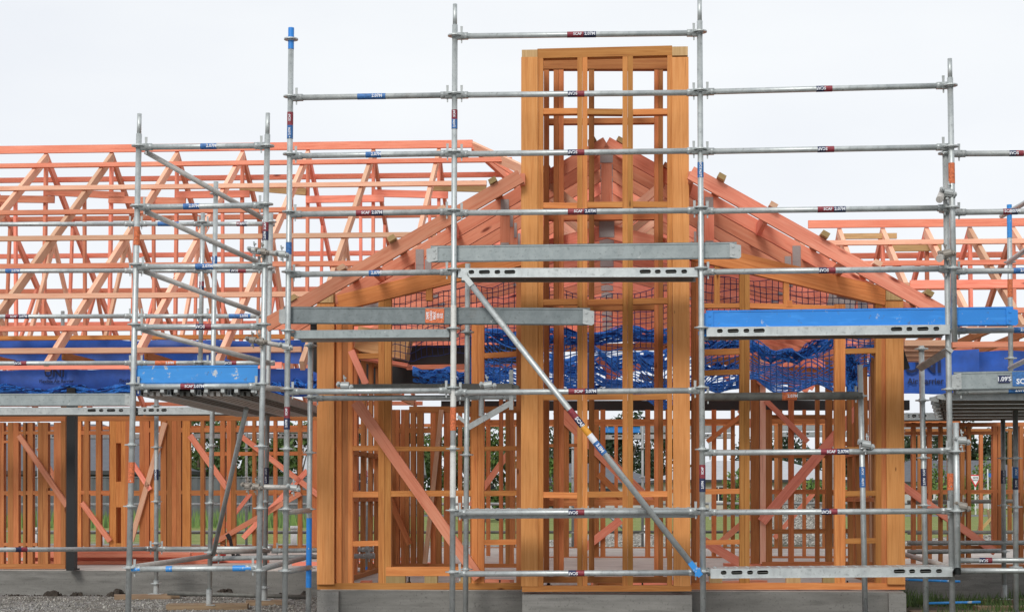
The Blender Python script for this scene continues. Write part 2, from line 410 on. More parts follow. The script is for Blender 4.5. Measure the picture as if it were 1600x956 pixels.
def pole(sc, x1, y1, x2, y2, D, ros=(), spigot=0, paint=(), stick=(), D2=None, m='galv', r=TR, foot=False, label=None):
    """upright from pixel (x1,y1) down to (x2,y2); ros: rows of its rosettes; paint/stick: (row0,row1,material)"""
    a, b = P(x1, y1, D), P(x2, y2, D if D2 is None else D2)
    if foot: b = Vector((b.x, b.y, .06))
    at = lambda y: a + (b - a) * ((y - y1) / (y2 - y1))
    mb = MB(); top = a
    if spigot:
        s = at(y1 + spigot); mb.tube(a, s + Vector((0, 0, -.02)), r * .78); top = s
    mb.tube(top, b, r)
    for h in range(2):
        q = top + (b - top) * (.18 + .5 * h) + Vector((0, -r, 0)); mb.tube(q, q + Vector((0, -.0025, 0)), .006, 8)
    po = mb.build('pole', m, sc, smooth=True)
    if label: po['label'] = label
    for y in ros: rosette(po, at(y))
    for (ya, yb, mm) in paint:
        MB().tube(at(ya), at(yb), r + .0013, cap=False).build('paint_band', mm, po, smooth=True)
    for (ya, yb, mm) in stick:
        q = MB(); c = (at(ya) + at(yb)) / 2; L = (at(yb) - at(ya)).length
        mm = list(mm)
        if len(mm) == 1: q.tube(at(ya), at(yb), r + .002, cap=False, m=0)
        else:
            q.tube(at(ya), at((ya + yb) / 2), r + .002, cap=False, m=0); q.tube(at((ya + yb) / 2), at(yb), r + .002, cap=False, m=1)
        if mm[-1] in ('navy', 'lblue'):
            add_text(q, '2.07M', at(yb * .74 + ya * .26), UP, -AX, -NRM, .026, len(mm), r + .002)
            add_text(q, 'SCAF', at(ya * .78 + yb * .22), UP, -AX, -NRM, .026, len(mm), r + .002)
        q.build('sticker', mm + ['text'], po, smooth=True, fix=False)
    if foot:
        f = MB(); f.box(Vector((b.x, b.y, .05)), .15, .15, .008); f.tube(Vector((b.x, b.y, .05)), Vector((b.x, b.y, .2)), r * 1.3)
        f.build('base_plate', 'galvd', po)
    return po
def sticker(ro, p, q, r, x1, x2, px1, px2, kind='long'):
    f = lambda px: p + (q - p) * ((px - px1) / (px2 - px1))
    a, b = f(x1), f(x2); ax = (b - a).normalized(); up = UP; mb = MB(); rr = r + .0016
    if kind == 'long':
        mid = a + (b - a) * .57; mb.tube(a, mid, rr, cap=False, m=0); mb.tube(mid, b, rr, cap=False, m=1)
        add_text(mb, 'SCAF', a + (b - a) * .36, ax, up, -NRM, .031, 2, rr, .001)
        add_text(mb, '2.07M', a + (b - a) * .785, ax, up, -NRM, .036, 2, rr, .001)
        mats = ['red', 'navy', 'text']
    elif kind == 'short':
        mid = a + (b - a) * .48; mb.tube(a, mid, rr, cap=False, m=1); mb.tube(mid, b, rr, cap=False, m=0)
        add_text(mb, 'SCAF', a + (b - a) * .3, -ax, -up, -NRM, .034, 2, rr, .001)
        mats = ['red', 'navy', 'text']
    else:
        mb.tube(a, b, rr, cap=False, m=0); add_text(mb, '2.07M', a + (b - a) * .7, ax, up, -NRM, .036, 1, rr, .001); mats = ['lblue' if kind == 'blue' else 'orange_st', 'text']
    mb.build('sticker', mats, ro, smooth=True, fix=False)
def rail(sc, x1, y1, x2, y2, D, D2=None, m='galv', r=TR, st=(), heads=(1, 1), wedges=(1, 1), name='rail'):
    p, q = P(x1, y1, D), P(x2, y2, D if D2 is None else D2)
    ax = (q - p).normalized(); mb = MB(); mb.tube(p, q, r)
    for e, s, on in ((p, 1, heads[0]), (q, -1, heads[1])):
        if on:
            c = e - ax * s * .006
            mb.beam(c + ax * s * .05, c - ax * s * .03, .055, .04)
            mb.beam(c + ax * s * .05, c + ax * s * .085, .052, .046)
    ro = mb.build(name, m, sc, smooth=True)
    if wedges[0] and heads[0]: wedge(ro, p + ax * .022)
    if wedges[1] and heads[1]: wedge(ro, q - ax * .022)
    for s in st:
        sticker(ro, p, q, r, s[0], s[1], x1, x2, s[2])
    return ro
def clamp(sc, px, py, D, s=1.0):           # swivel coupler: two jaws, hinge flaps, bolts with nuts
    c = P(px, py, D); mb = MB(); tl = random.uniform(-.25, .25)
    u = (UP + AX * tl).normalized(); a = u.cross(NRM).normalized()
    mb.beam(c - u * .03 * s - NRM * .012, c + u * .03 * s - NRM * .012, .062 * s, .062)
    mb.tube(c - a * .034 * s - NRM * .034, c + a * .034 * s - NRM * .034, .028 * s, 10)
    for k in (-1, 1):
        b0 = c + a * .052 * k * s + u * .012 * k * s - NRM * .02
        mb.beam(b0 - u * .022 * s, b0 + u * .022 * s, .02 * s, .05)
        mb.tube(b0 - NRM * .075, b0 + NRM * .03, .007, 8); mb.tube(b0 - NRM * .05, b0 - NRM * .03, .0155, 6); mb.tube(b0 - NRM * .03, b0 - NRM * .024, .019, 10)
    t0 = c + u * .035 * s - NRM * .04; mb.tube(t0, t0 + u * .05 * s + a * .01, .0065, 6); mb.tube(t0 + u * .02 * s, t0 + u * .034 * s, .0145, 6)
    t1 = c - u * .035 * s - NRM * .03; mb.tube(t1, t1 - u * .045 * s - a * .012, .0065, 6); mb.tube(t1 - u * .008, t1 - u * .022, .0145, 6)
    return mb.build('coupler', 'rusty' if random.random() < .5 else 'galvd', sc)
def plate_holes(mb, c, ax, up, w_, h_, holes, th, m=0):
    """flat steel strip centred at c with real slots cut in it, th thick"""
    bm = bmesh.new(); edges = []
    def loop(pts):
        vs = [bm.verts.new((x, y, 0)) for x, y in pts]
        for i in range(len(vs)): edges.append(bm.edges.new((vs[i], vs[(i + 1) % len(vs)])))
    loop([(-w_ / 2, -h_ / 2), (w_ / 2, -h_ / 2), (w_ / 2, h_ / 2), (-w_ / 2, h_ / 2)])
    for (hx, hy, hw, hh) in holes:
        pts = []
        for k in range(12):
            a = 2 * math.pi * k / 12; x = math.cos(a) * hh / 2; y = math.sin(a) * hh / 2
            x += (hw - hh) / 2 * (1 if math.cos(a) > 0 else -1); pts.append((hx + x, hy + y))
        loop(pts)
    bmesh.ops.triangle_fill(bm, use_beauty=True, edges=edges)
    nr = ax.cross(up); i0 = len(mb.v); bm.verts.index_update(); n = len(bm.verts)
    for sgn in (0, 1):
        for vv in bm.verts: mb.v.append(c + ax * vv.co.x + up * vv.co.y + nr * th * (sgn - .5))
    for f in bm.faces:
        ids = [vv.index for vv in f.verts]
        mb.face(tuple(i0 + i for i in ids), [(0, 0)] * len(ids), m); mb.face(tuple(i0 + n + i for i in reversed(ids)), [(0, 0)] * len(ids), m)
    for e in edges:
        a, b = e.verts[0].index, e.verts[1].index
        mb.face((i0 + a, i0 + b, i0 + n + b, i0 + n + a), [(0, 0)] * 4, m)
    bm.free()
def plank(p, q, wd, name='scaffold_plank', label='', group='steel scaffold planks', side=None, holes=True, mats=('galv', 'galvd', 'steel_shade'), h=.07, bluehook=False):
    """pressed steel plank; p,q: ends of its front top edge; wd: width going back"""
    ax = (q - p).normalized(); L = (q - p).length
    n = side if side is not None else NRM
    n = (n - ax * n.dot(ax)).normalized(); up = n.cross(ax)
    if up.z < 0: up = -up
    root = empty(name, (p + q) / 2 + n * wd / 2 - UP * h, label, 'scaffold plank', group)
    c = (p + q) / 2
    mb = MB()
    mb.beam(p + n * wd / 2 - up * .003, q + n * wd / 2 - up * .003, .006 if False else wd, .006, 0, side=up)
    nb = 14
    for k in range(int(L / .09)):          # raised grip studs
        for j in (.25, .5, .75):
            cc = p + ax * (.05 + k * .09) + n * wd * j + up * .001; mb.tube(cc, cc + up * .004, .012, 6)
    mb.build('deck', mats[0], root)
    for e, nm in ((0, 'side_rail'), (1, 'side_rail')):
        b = MB(); hl = []
        if holes:
            for g in (-.36, .36):
                for dx, ww in ((-.155, .095), (-.05, .05), (.06, .095), (.17, .05)) if g > 0 else ((.155, .095), (.05, .05), (-.06, .095), (-.17, .05)):
                    hl.append((g * L + dx * min(1, L / 2), .008, ww * min(1, L / 2), .034))
        cc = c + n * (0.002 if e == 0 else wd - .002) - up * (h / 2 + .006)
        plate_holes(b, cc, ax, up, L, h, hl, .003)
        b.beam(p + n * (0 if e == 0 else wd) - up * (h + .008), q + n * (0 if e == 0 else wd) - up * (h + .008), .004, .03, 0, side=n)
        b.build(nm, mats[0], root)
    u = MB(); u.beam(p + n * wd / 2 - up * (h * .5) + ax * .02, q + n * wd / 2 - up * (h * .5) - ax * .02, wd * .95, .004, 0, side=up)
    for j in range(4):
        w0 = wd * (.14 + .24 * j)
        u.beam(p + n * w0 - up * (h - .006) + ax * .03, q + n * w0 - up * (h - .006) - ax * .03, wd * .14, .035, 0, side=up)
    u.build('under_rib', mats[2], root)  # mostly a dark tone that paints in the shade below the deck
    for e, s in ((p, 1), (q, -1)):
        for j in (.2, .8):
            hk = MB(); e2 = e + n * wd * j
            hk.prism([e2 - ax * s * .055 - up * .012, e2 + ax * s * .02 - up * .002, e2 + ax * s * .02 - up * .055, e2 - ax * s * .02 - up * .05, e2 - ax * s * .055 - up * .04], n * .03)
            hk.build('hook', 'blue' if bluehook else mats[1], root)
    return root
def toe_board(x1, y1, x2, y2, hpx, D, m, label, name='toe_board', th=.03, ends=(1, 1), extra=None):
    p, q = P(x1, y1, D), P(x2, y2, D); h = hpx * (D / F); ax = (q - p).normalized(); up = ax.cross(-NRM); up = up if up.z > 0 else -up
    root = empty(name, (p + q) / 2 - UP * h, label, 'toe board', 'toe boards clipped to the scaffolding')
    c0, c1 = p - up * h / 2, q - up * h / 2
    mb = MB(); mb.beam(c0, c1, h, .004)
    mb.beam(p - up * .002 + NRM * .014, q - up * .002 + NRM * .014, .004, .032); mb.beam(p - up * (h - .002) + NRM * .014, q - up * (h - .002) + NRM * .014, .004, .032)
    mb.beam(p - up * .012 - NRM * .004, q - up * .012 - NRM * .004, .008, .006); mb.beam(p - up * (h - .012) - NRM * .004, q - up * (h - .012) - NRM * .004, .008, .006)
    mb.build('board', m, root)
    for e, s, on in ((p, -1, ends[0]), (q, 1, ends[1])):
        if on:
            t = MB(); t.prism([e + ax * s * (-.06) - up * .01 - NRM * .012, e + ax * s * .035 - up * .03 - NRM * .012, e + ax * s * .035 - up * (h - .012) - NRM * .012, e + ax * s * .015 - up * (h + .004) - NRM * .012, e - ax * s * .06 - up * (h - .01) - NRM * .012], NRM * .008)
            for k in (.28, .72): t.tube(e - up * h * k - NRM * .013 - ax * s * .03, e - up * h * k - NRM * .018 - ax * s * .03, .012, 8)
            t.build('end_bracket', 'galvd' if m != 'blue' else 'blue', root)
    if extra: extra(root, p, q, ax, up, h)
    return root

# ------------------------------------------------------------------ the ground and the slab
gm = MB(); gm.poly([Vector((-900, -60, 0)), Vector((900, -60, 0)), Vector((900, 1500, 0)), Vector((-900, 1500, 0))])
tag(gm.build('ground', 'ground', org=Vector((0, 0, 0))), kind='structure')
SLAB = EYE - .853
def slab_block(x0, x1, D0, D1, top, m, name, inset=0):
    a, b = X_of(x0, D0), X_of(x1, D0)
    mb = MB(); pts = [Q(a, D0, -.2), Q(b, D0, -.2), Q(along(b, D0, D1), D1, -.2), Q(along(a, D0, D1), D1, -.2)]
    mb.prism(pts, Vector((0, 0, top + .2)))
    return mb.build(name, m)
o = slab_block(-400, 1990, 18.18, 27.2, SLAB - .002, 'conc', 'foundation'); tag(o, kind='structure')
o = slab_block(500, 1411, 14.62, 18.2, SLAB - .006, 'conc', 'foundation'); tag(o, kind='structure')
o = slab_block(816, 1080, 14.27, 14.63, SLAB - .016, 'pier', 'foundation'); tag(o, kind='structure')
for a, b in ((497, 530), (1386, 1413)):
    o = slab_block(a, b, 14.56, 14.75, SLAB - .012, 'pier', 'foundation'); tag(o, kind='structure')
o = slab_block(502, 1409, 14.66, 18.19, SLAB - .002, 'slab', 'floor'); tag(o, kind='structure')
mb = MB(); a, b = X_of(-398, 18.2), X_of(1988, 18.2)
mb.prism([Q(a, 18.22, SLAB - .01), Q(b, 18.22, SLAB - .01), Q(along(b, 18.2, 27.1), 27.1, SLAB - .01), Q(along(a, 18.2, 27.1), 27.1, SLAB - .01)], Vector((0, 0, .013)))
tag(mb.build('floor', 'slab'), kind='structure')

# ------------------------------------------------------------------ timber framing kit
def vstud(mb, x1, x2, yt, yb, D, dp, m=0, n=1):
    a, b = P((x1 + x2) / 2, yb, D), P((x1 + x2) / 2, yt, D)
    wd = (P(x2, yt, D) - P(x1, yt, D)).length
    if yb > 900 or yt < 500:               # plumb, standing at its foot
        pass
    if n == 1: mb.beam(a, b, wd, dp, m)
    else:
        for k in range(n):
            off = AX * (wd * ((k + .5) / n - .5)); mb.beam(a + off, b + off, wd / n - .0022, dp + random.uniform(-.004, 0), m)
def wall_frame(house, D, plates, studs, nogs=(), braces=(), m='orange', dp=.09, label=None):
    """plates/nogs: (x1,y1,x2,y2,height px); studs: (x1,x2,ytop,ybottom[,n laminations]); braces: (x1,y1,x2,y2,px,material)"""
    mk = lambda x1, y1, x2, y2, h: MB().beam(P(x1, y1, D), P(x2, y2, D), h * D / F, dp)
    fr = mk(*plates[0]).build('wall_frame', m, house)
    for pl in plates[1:]: mk(*pl).build('plate', m, fr)
    if label: fr['label'] = label
    for s in studs:
        b = MB(); vstud(b, s[0], s[1], s[2], s[3], D, dp - .005, n=s[4] if len(s) > 4 else 1)
        b.build('stud', s[5] if len(s) > 5 else m, fr)
    for (x1, y1, x2, y2, h) in nogs:
        MB().beam(P(x1, y1, D), P(x2, y2, D), h * D / F, dp - .012).build('nogging', m, fr)
    for (x1, y1, x2, y2, h, mm) in braces:
        MB().beam(P(x1, y1, D - .085), P(x2, y2, D - .085), h * D / F, .045).build('brace', mm, fr)
    return fr
def nail_plate(par, c, w_, h_, ax=None, off=.03):
    ax = AX if ax is None else ax
    MB().beam(c - ax * w_ / 2 - NRM * off, c + ax * w_ / 2 - NRM * off, h_, .003).build('nail_plate', 'plate', par)

# ================================================================== chimney frame
chim = empty('chimney_frame', P(947, 924, 14.3), 'tall square timber chimney frame of orange studs rising through the gable', 'chimney frame')
DC, DB = 14.34, 14.78
def child_v(par, nm, m, x1, x2, yt, yb, D, dp, n=1):
    b = MB(); vstud(b, x1, x2, yt, yb, D, dp, n=n); return b.build(nm, m, par)
def child_h(par, nm, m, x1, y1, x2, y2, h, D, dp):
    return MB().beam(P(x1, y1, D), P(x2, y2, D), h * D / F, dp).build(nm, m, par)
for x1, x2, x3, x4 in ((815, 840, 815, 840), (1049, 1076, 1051, 1080)):
    b = MB(); b.beam(P((x3 + x4) / 2, 915, DC - .02), P((x1 + x2) / 2, 91, DC - .02), 26 * DC / F, .07)
    b.build('corner_post', 'ply', chim)
    b = MB(); b.beam(P((x3 + x4) / 2, 915, DB), P((x1 + x2) / 2, 95, DB), 25 * DB / F, .07); b.build('corner_post', 'orange', chim)
    b = MB(); xm = (x1 + x2) / 2; yt = 84 if x1 < 900 else 79
    b.beam(P(xm, yt - 6, DC - .055) + NRM * .27, P(xm, yt + 8, DC - .055) + NRM * .27, 24.6 * DC / F, .54); b.build('top_block', 'raw', chim)
child_h(chim, 'top_plate', 'orange', 840, 86, 1050, 81, 15, DC, .09)
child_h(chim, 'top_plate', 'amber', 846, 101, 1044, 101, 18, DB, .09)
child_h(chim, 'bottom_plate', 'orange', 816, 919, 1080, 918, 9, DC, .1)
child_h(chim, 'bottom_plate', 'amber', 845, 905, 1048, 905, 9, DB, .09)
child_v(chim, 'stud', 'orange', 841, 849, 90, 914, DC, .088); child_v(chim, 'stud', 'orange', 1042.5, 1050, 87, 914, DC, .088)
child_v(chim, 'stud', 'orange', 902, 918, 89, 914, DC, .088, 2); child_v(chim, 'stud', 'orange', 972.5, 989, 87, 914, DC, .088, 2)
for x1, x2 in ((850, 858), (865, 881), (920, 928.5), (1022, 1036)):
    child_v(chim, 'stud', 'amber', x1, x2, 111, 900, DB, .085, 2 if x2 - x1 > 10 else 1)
for y in (176, 322, 472, 621, 773):
    for xa, xb in ((849, 902), (918, 972.5), (989, 1042.5)):
        child_h(chim, 'nogging', 'orange', xa, y + random.uniform(-1, 1.5) - (xa - 900) * .006, xb, y + random.uniform(-1, 1) - (xb - 900) * .006, 9, DC, .08)
for y in (191, 341, 482, 786):
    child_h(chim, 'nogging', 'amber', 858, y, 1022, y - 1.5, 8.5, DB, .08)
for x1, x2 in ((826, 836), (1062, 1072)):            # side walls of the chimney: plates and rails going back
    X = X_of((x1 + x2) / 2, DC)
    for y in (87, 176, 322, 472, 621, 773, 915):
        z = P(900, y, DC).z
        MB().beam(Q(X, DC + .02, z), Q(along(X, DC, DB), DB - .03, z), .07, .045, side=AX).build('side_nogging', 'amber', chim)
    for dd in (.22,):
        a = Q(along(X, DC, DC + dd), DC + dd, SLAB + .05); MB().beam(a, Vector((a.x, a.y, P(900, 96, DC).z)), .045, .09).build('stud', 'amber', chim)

# ================================================================== gable room
gable = empty('gable_room_frame', P(947, 920, 14.7), 'gabled front room framed in orange studs under pink roof trusses', 'house frame', 'timber house frames')
DW = 14.72
# front wall left of the chimney
wf = wall_frame(gable, DW, [(497, 915, 815, 915, 10), (604, 892, 736, 892, 14)],
    [(527, 535, 476, 910), (536, 545, 476, 910, 1, 'amber'), (545, 552, 476, 910), (592, 612, 448, 910, 2), (666, 676, 430, 470), (737, 757, 508, 910, 2), (807, 815, 400, 910, 1, 'amber'),
     (604, 634, 899, 910, 1, 'raw'), (664, 684, 899, 910, 1, 'raw'), (718, 736, 899, 910, 1, 'raw')],
    [(552, 557, 592, 556, 8), (552, 700, 592, 700, 8), (612, 701, 737, 701, 7), (757, 701, 807, 700, 7), (552, 772, 592, 772, 9), (612, 771, 737, 770, 9), (757, 771, 807, 770, 8), (552, 849, 592, 848, 8), (757, 556, 807, 553, 8), (757, 847, 807, 846, 8), (552, 505, 592, 503, 8)],
    [(556, 628, 748, 902, 17, 'pink'), (549, 548, 572, 600, 10, 'pink')])
mbp = MB(); mbp.beam(P(510, 912, DW - .03), P(510, 474, DW - .03), 27 * DW / F, .1); mbp.build('corner_post', 'ply', wf)
MB().beam(P(510, 474, DW - .03), P(510, 453, DW - .03), 25 * DW / F, .13).build('post_cap', 'raw', wf)
MB().beam(P(530, 474, DW - .01), P(816, 403, DW - .01), 25 * DW / F, .09).build('raking_plate', 'orange', wf)
# front wall right of the chimney
wr = wall_frame(gable, DW, [(1080, 915, 1413, 915, 10)],
    [(1080, 1093, 388, 910, 2, 'amber'), (1155, 1171, 425, 910, 2), (1228, 1237, 470, 480), (1303, 1320, 476, 910, 2), (1367, 1376, 462, 910), (1376, 1385, 462, 910, 1, 'amber'),
     (1108, 1128, 899, 910, 1, 'raw'), (1228, 1250, 899, 910, 1, 'raw'), (1285, 1303, 899, 910, 1, 'raw')],
    [(1093, 768, 1155, 767, 8), (1093, 551, 1155, 549, 9), (1320, 549, 1367, 548, 8), (1320, 771, 1367, 770, 8), (1320, 845, 1367, 844, 8), (1093, 847, 1155, 846, 7), (1093, 583, 1155, 581, 8), (1320, 702, 1367, 701, 7), (1093, 478, 1155, 478, 7), (1171, 478, 1303, 482, 8)], [])
MB().beam(P(1399, 912, DW - .03), P(1396, 470, DW - .03), 27 * DW / F, .1).build('corner_post', 'ply', wr)
MB().beam(P(1396, 470, DW - .03), P(1396, 447, DW - .03), 26 * DW / F, .13).build('post_cap', 'raw', wr)
MB().beam(P(1078, 392, DW - .01), P(1384, 464, DW - .01), 28 * DW / F, .09).build('raking_plate', 'orange', wr)
MB().beam(P(1228, 440, DW), P(1228, 476, DW), .05, .08).build('stud', 'orange', wr); MB().beam(P(1120, 410, DW), P(1120, 476, DW), .05, .08).build('stud', 'orange', wr)
# side walls running back, and rows of studs inside the room
def side_wall(px, D0, D1, n, ztop, m='amber', house=gable):
    X0 = X_of(px, D0); mb = MB()
    pt = lambda D, z: Q(along(X0, D0, D), D, z)
    mb.beam(pt(D0, ztop), pt(D1, ztop), .045, .09, side=AX); fr = mb.build('wall_frame', m, house)
    MB().beam(pt(D0, SLAB + .022), pt(D1, SLAB + .022), .045, .09, side=AX).build('plate', m, fr)
    for k in range(n):
        D = D0 + .03 + (D1 - D0 - .06) * k / (n - 1)
        MB().beam(pt(D, SLAB + .045), pt(D, ztop - .022), .045, .088).build('stud', m, fr)
    for k in range(n - 1):
        Da, Db = (D0 + .06 + (D1 - D0 - .06) * (k + q) / (n - 1) for q in (0, .93))
        for z in (SLAB + .82, SLAB + 1.3):
            MB().beam(pt(Da, z), pt(Db, z), .045, .085, side=AX).build('nogging', m, fr)
    return fr
ZT = 2.62
side_wall(512, 14.9, 18.2, 7, ZT); side_wall(1397, 14.9, 18.2, 7, ZT)
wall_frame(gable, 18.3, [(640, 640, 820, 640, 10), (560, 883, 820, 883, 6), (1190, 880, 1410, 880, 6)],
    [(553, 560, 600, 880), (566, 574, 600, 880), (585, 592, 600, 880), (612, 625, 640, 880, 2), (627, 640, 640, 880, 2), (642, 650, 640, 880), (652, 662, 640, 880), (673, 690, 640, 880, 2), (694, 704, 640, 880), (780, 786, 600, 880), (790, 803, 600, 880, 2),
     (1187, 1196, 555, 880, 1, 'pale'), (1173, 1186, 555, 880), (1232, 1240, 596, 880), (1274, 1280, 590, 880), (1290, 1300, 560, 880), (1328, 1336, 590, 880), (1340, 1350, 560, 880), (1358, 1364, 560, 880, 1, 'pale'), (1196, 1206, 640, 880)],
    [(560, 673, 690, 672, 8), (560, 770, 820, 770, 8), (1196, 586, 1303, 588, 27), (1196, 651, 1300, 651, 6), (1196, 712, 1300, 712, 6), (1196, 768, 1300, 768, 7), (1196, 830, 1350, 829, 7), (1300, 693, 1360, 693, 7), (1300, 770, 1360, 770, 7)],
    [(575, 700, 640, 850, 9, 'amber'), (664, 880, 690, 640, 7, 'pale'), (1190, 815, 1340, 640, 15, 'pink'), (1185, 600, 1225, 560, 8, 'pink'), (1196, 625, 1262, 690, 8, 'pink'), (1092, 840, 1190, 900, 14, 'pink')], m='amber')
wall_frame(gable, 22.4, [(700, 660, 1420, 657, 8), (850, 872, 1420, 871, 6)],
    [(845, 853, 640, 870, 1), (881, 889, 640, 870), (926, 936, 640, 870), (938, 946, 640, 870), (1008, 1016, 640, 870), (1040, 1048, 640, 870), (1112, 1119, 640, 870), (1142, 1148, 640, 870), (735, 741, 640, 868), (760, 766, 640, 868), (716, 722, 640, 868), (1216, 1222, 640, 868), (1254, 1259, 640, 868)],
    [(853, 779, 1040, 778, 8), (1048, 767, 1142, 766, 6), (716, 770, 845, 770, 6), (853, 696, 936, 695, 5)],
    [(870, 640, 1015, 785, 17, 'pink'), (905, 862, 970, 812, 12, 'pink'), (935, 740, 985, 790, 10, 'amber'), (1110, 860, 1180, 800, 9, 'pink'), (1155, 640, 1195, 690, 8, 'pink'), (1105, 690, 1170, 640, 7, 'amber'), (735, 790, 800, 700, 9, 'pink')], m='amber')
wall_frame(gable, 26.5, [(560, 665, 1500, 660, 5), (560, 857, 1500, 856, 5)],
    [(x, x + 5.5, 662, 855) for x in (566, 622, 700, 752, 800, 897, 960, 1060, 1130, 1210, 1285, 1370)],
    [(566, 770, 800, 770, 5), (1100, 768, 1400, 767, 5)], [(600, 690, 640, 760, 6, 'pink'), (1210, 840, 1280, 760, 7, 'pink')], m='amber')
# steel and laminated beams
MB().beam(P(640, 555, 18.0), P(830, 553, 18.0), 29 * 18 / F, .12).build('steel_beam', 'black', gable)
MB().beam(P(560, 577, 18.25), P(706, 577, 18.25), 46 * 18 / F, .1).build('steel_beam', 'black', gable)
MB().beam(P(560, 530, 16.6), P(640, 545, 16.6), 38 * 16.6 / F, .3).build('laminated_beam', 'raw', gable)
MB().beam(P(560, 558, 16.3), P(640, 572, 16.3), 5 * 16.3 / F, .35).build('soffit_strip', 'pink', gable)
MB().beam(P(636, 574, 17.9), P(900, 570, 17.9), 7 * 17.9 / F, .09).build('soffit_strip', 'pink', gable)
MB().beam(P(690, 634, 24.5), P(1420, 633, 24.5), 15 * 24.5 / F, .15).build('steel_beam', 'black', gable)
# roof: scissor trusses
S = .578
XA = X_of(949, 14.85); ZA = 4.50
def gable_truss(D, fly=False):
    X0 = along(XA, 14.85, D); h = .122; hw = 2.98 if not fly else 3.02
    ap = Q(X0, D, ZA); c = math.cos(math.atan(S)); mb = MB()
    for sg in (-1, 1):
        if fly: hw = 3.06 if sg < 0 else 2.98 + .13
        e = Q(X0 + sg * hw, D, ZA - S * hw); st = ap
        if fly:
            xs = .765 if sg < 0 else .745
            st = Q(X0 + sg * xs, D, ZA - S * xs)
        off = Vector((0, 0, -h / 2 / c)); mb.beam(st + off, e + off, h, .045)
    tr = mb.build('roof_truss' if not fly else 'barge_rafter', 'pink', gable)
    if fly: return tr
    sb = .25; zb = ZA - .84
    for sg in (-1, 1):
        MB().beam(Q(X0, D, zb - .06), Q(X0 + sg * 2.62, D, zb - .06 - sb * 2.62 - .02), .13, .044).build('bottom_chord', 'pink', tr)
        for xw in (.95, 1.75):
            zt, zl = ZA - S * xw - .1, zb - sb * xw - .02
            MB().beam(Q(X0 + sg * xw, D - .004, zl), Q(X0 + sg * xw, D - .004, zt), .09, .036).build('web', 'pink', tr)
            for zz in (zt - .02, zl + .02): nail_plate(tr, Q(X0 + sg * xw, D, zz), .075, .15)
        MB().beam(Q(X0 + sg * .06, D + .01, zb), Q(X0 + sg * .55, D + .01, ZA - S * .55 - .12), .07, .034).build('web', 'pale', tr)
        if D > 15.7: continue
        nail_plate(tr, Q(X0 + sg * 2.25, D, ZA - S * 2.25 - .2), .26, .13, ax=(AX - UP * .2 * sg).normalized())
        nail_plate(tr, Q(X0 + sg * 2.45, D, ZA - S * 2.45 - .13), .09, .09)
    MB().beam(Q(X0, D - .004, zb - .05), Q(X0, D - .004, ZA - .12), .1, .037).build('king_post', 'pink', tr)
    nail_plate(tr, Q(X0, D, ZA - .2), .12, .12); nail_plate(tr, Q(X0, D, zb - .02), .14, .2)
    return tr
for D in [14.9 + .65 * k for k in range(15)]: gable_truss(D)
gable_truss(14.2, True)
c = math.cos(math.atan(S))
for sg in (-1, 1):                        # battens running back over the trusses: their ends show above the barge
    for k, u in enumerate((.12, .55, 1.0, 1.45, 1.9, 2.35, 2.8)):
        dd = 14.12 + random.uniform(-.05, .04) if u > .85 else 14.86
        X0 = along(XA, 14.85, dd); X1 = along(XA, 14.85, 21.4)
        nn = Vector((sg * math.sin(math.atan(S)), 0, math.cos(math.atan(S))))
        a = Q(X0 + sg * u, dd, ZA - S * u) + nn * .026; b = Q(X1 + sg * u, 21.4, ZA - S * u) + nn * .026
        MB().beam(a, b, .045, .07, side=Vector((c * sg, 0, -S * c * 1.0))).build('batten', 'pale' if k % 2 else 'raw', gable)
    for u in (.75, 1.4, 2.1):             # blocks between barge and first truss
        a = Q(along(XA, 14.85, 14.2) + sg * u, 14.22, ZA - S * u - .1); b = Q(XA + sg * u, 14.86, ZA - S * u - .1)
        MB().beam(a, b, .1, .045).build('blocking', 'pink', gable)

# ================================================================== long left wing
left = empty('long_wing_frame', P(200, 890, 18.4), 'long left wing of orange studs under a hipped pink truss roof with battens', 'house frame', 'timber house frames')
DR, DT = 22.8, 17.5
ZR, ZTAIL = 6.16, 2.64; SL = (ZR - ZTAIL) / (DR - DT)
def wing_truss(house, px, DR, ZR, DT, SL, mf='pale', mr='pink', webs=True):
    X = X_of(px, DR); pt = lambda D, z: Q(along(X, DR, D), D, z)
    DTb = 2 * DR - DT; mb = MB(); h = .115
    fr = MB().beam(pt(DR + .03, ZR - .07), pt(DT, ZR - SL * (DR - DT) - .07), h, .055, side=AX).build('roof_truss', mf, house)
    MB().beam(pt(DR, ZR - .07), pt(DTb, ZR - SL * (DTb - DR) - .07), h, .044, side=AX).build('rear_chord', mr, fr)
    zb = ZR - SL * (DR - DT) + .1; half = DR - DT - .55
    MB().beam(pt(DR - half, zb), pt(DR + half, zb), .09, .043, side=AX).build('bottom_chord', 'amber', fr)
    MB().beam(pt(DR, zb), pt(DR, ZR - .14), .09, .041, side=AX).build('king_post', mr, fr)
    nail_plate(fr, pt(DR - .01, ZR - .16) , .06, .1)
    if webs:
        for u, u2 in ((.5, .22), (.5, .72)):
            for sg in (-1, 1):
                a = pt(DR + sg * half * u, ZR - SL * half * u - .14); b = pt(DR + sg * half * u2 * (1 if u2 < .5 else 1), zb + .04)
                MB().beam(a, b, .07, .039, side=AX).build('web', mr if sg > 0 else mf, fr)
        for sg in (-1, 1):
            MB().beam(pt(DR + sg * half * .25, ZR - SL * half * .25 - .14), pt(DR + sg * half * .22, zb + .04), .07, .037, side=AX).build('web', mr, fr)
    return fr
for i in range(10): wing_truss(left, 65 - 309 + 103.2 * i, DR, ZR, DT, SL, mf='pale')
def bat(house, pxa, pxb, D, z, m, w_=.045, h=.07, nm='batten', dz=0):
    a, b = Q(X_of(pxa, D), D, z), Q(X_of(pxb, D), D, z + dz)
    return MB().beam(a, b, h, w_).build(nm, m, house)
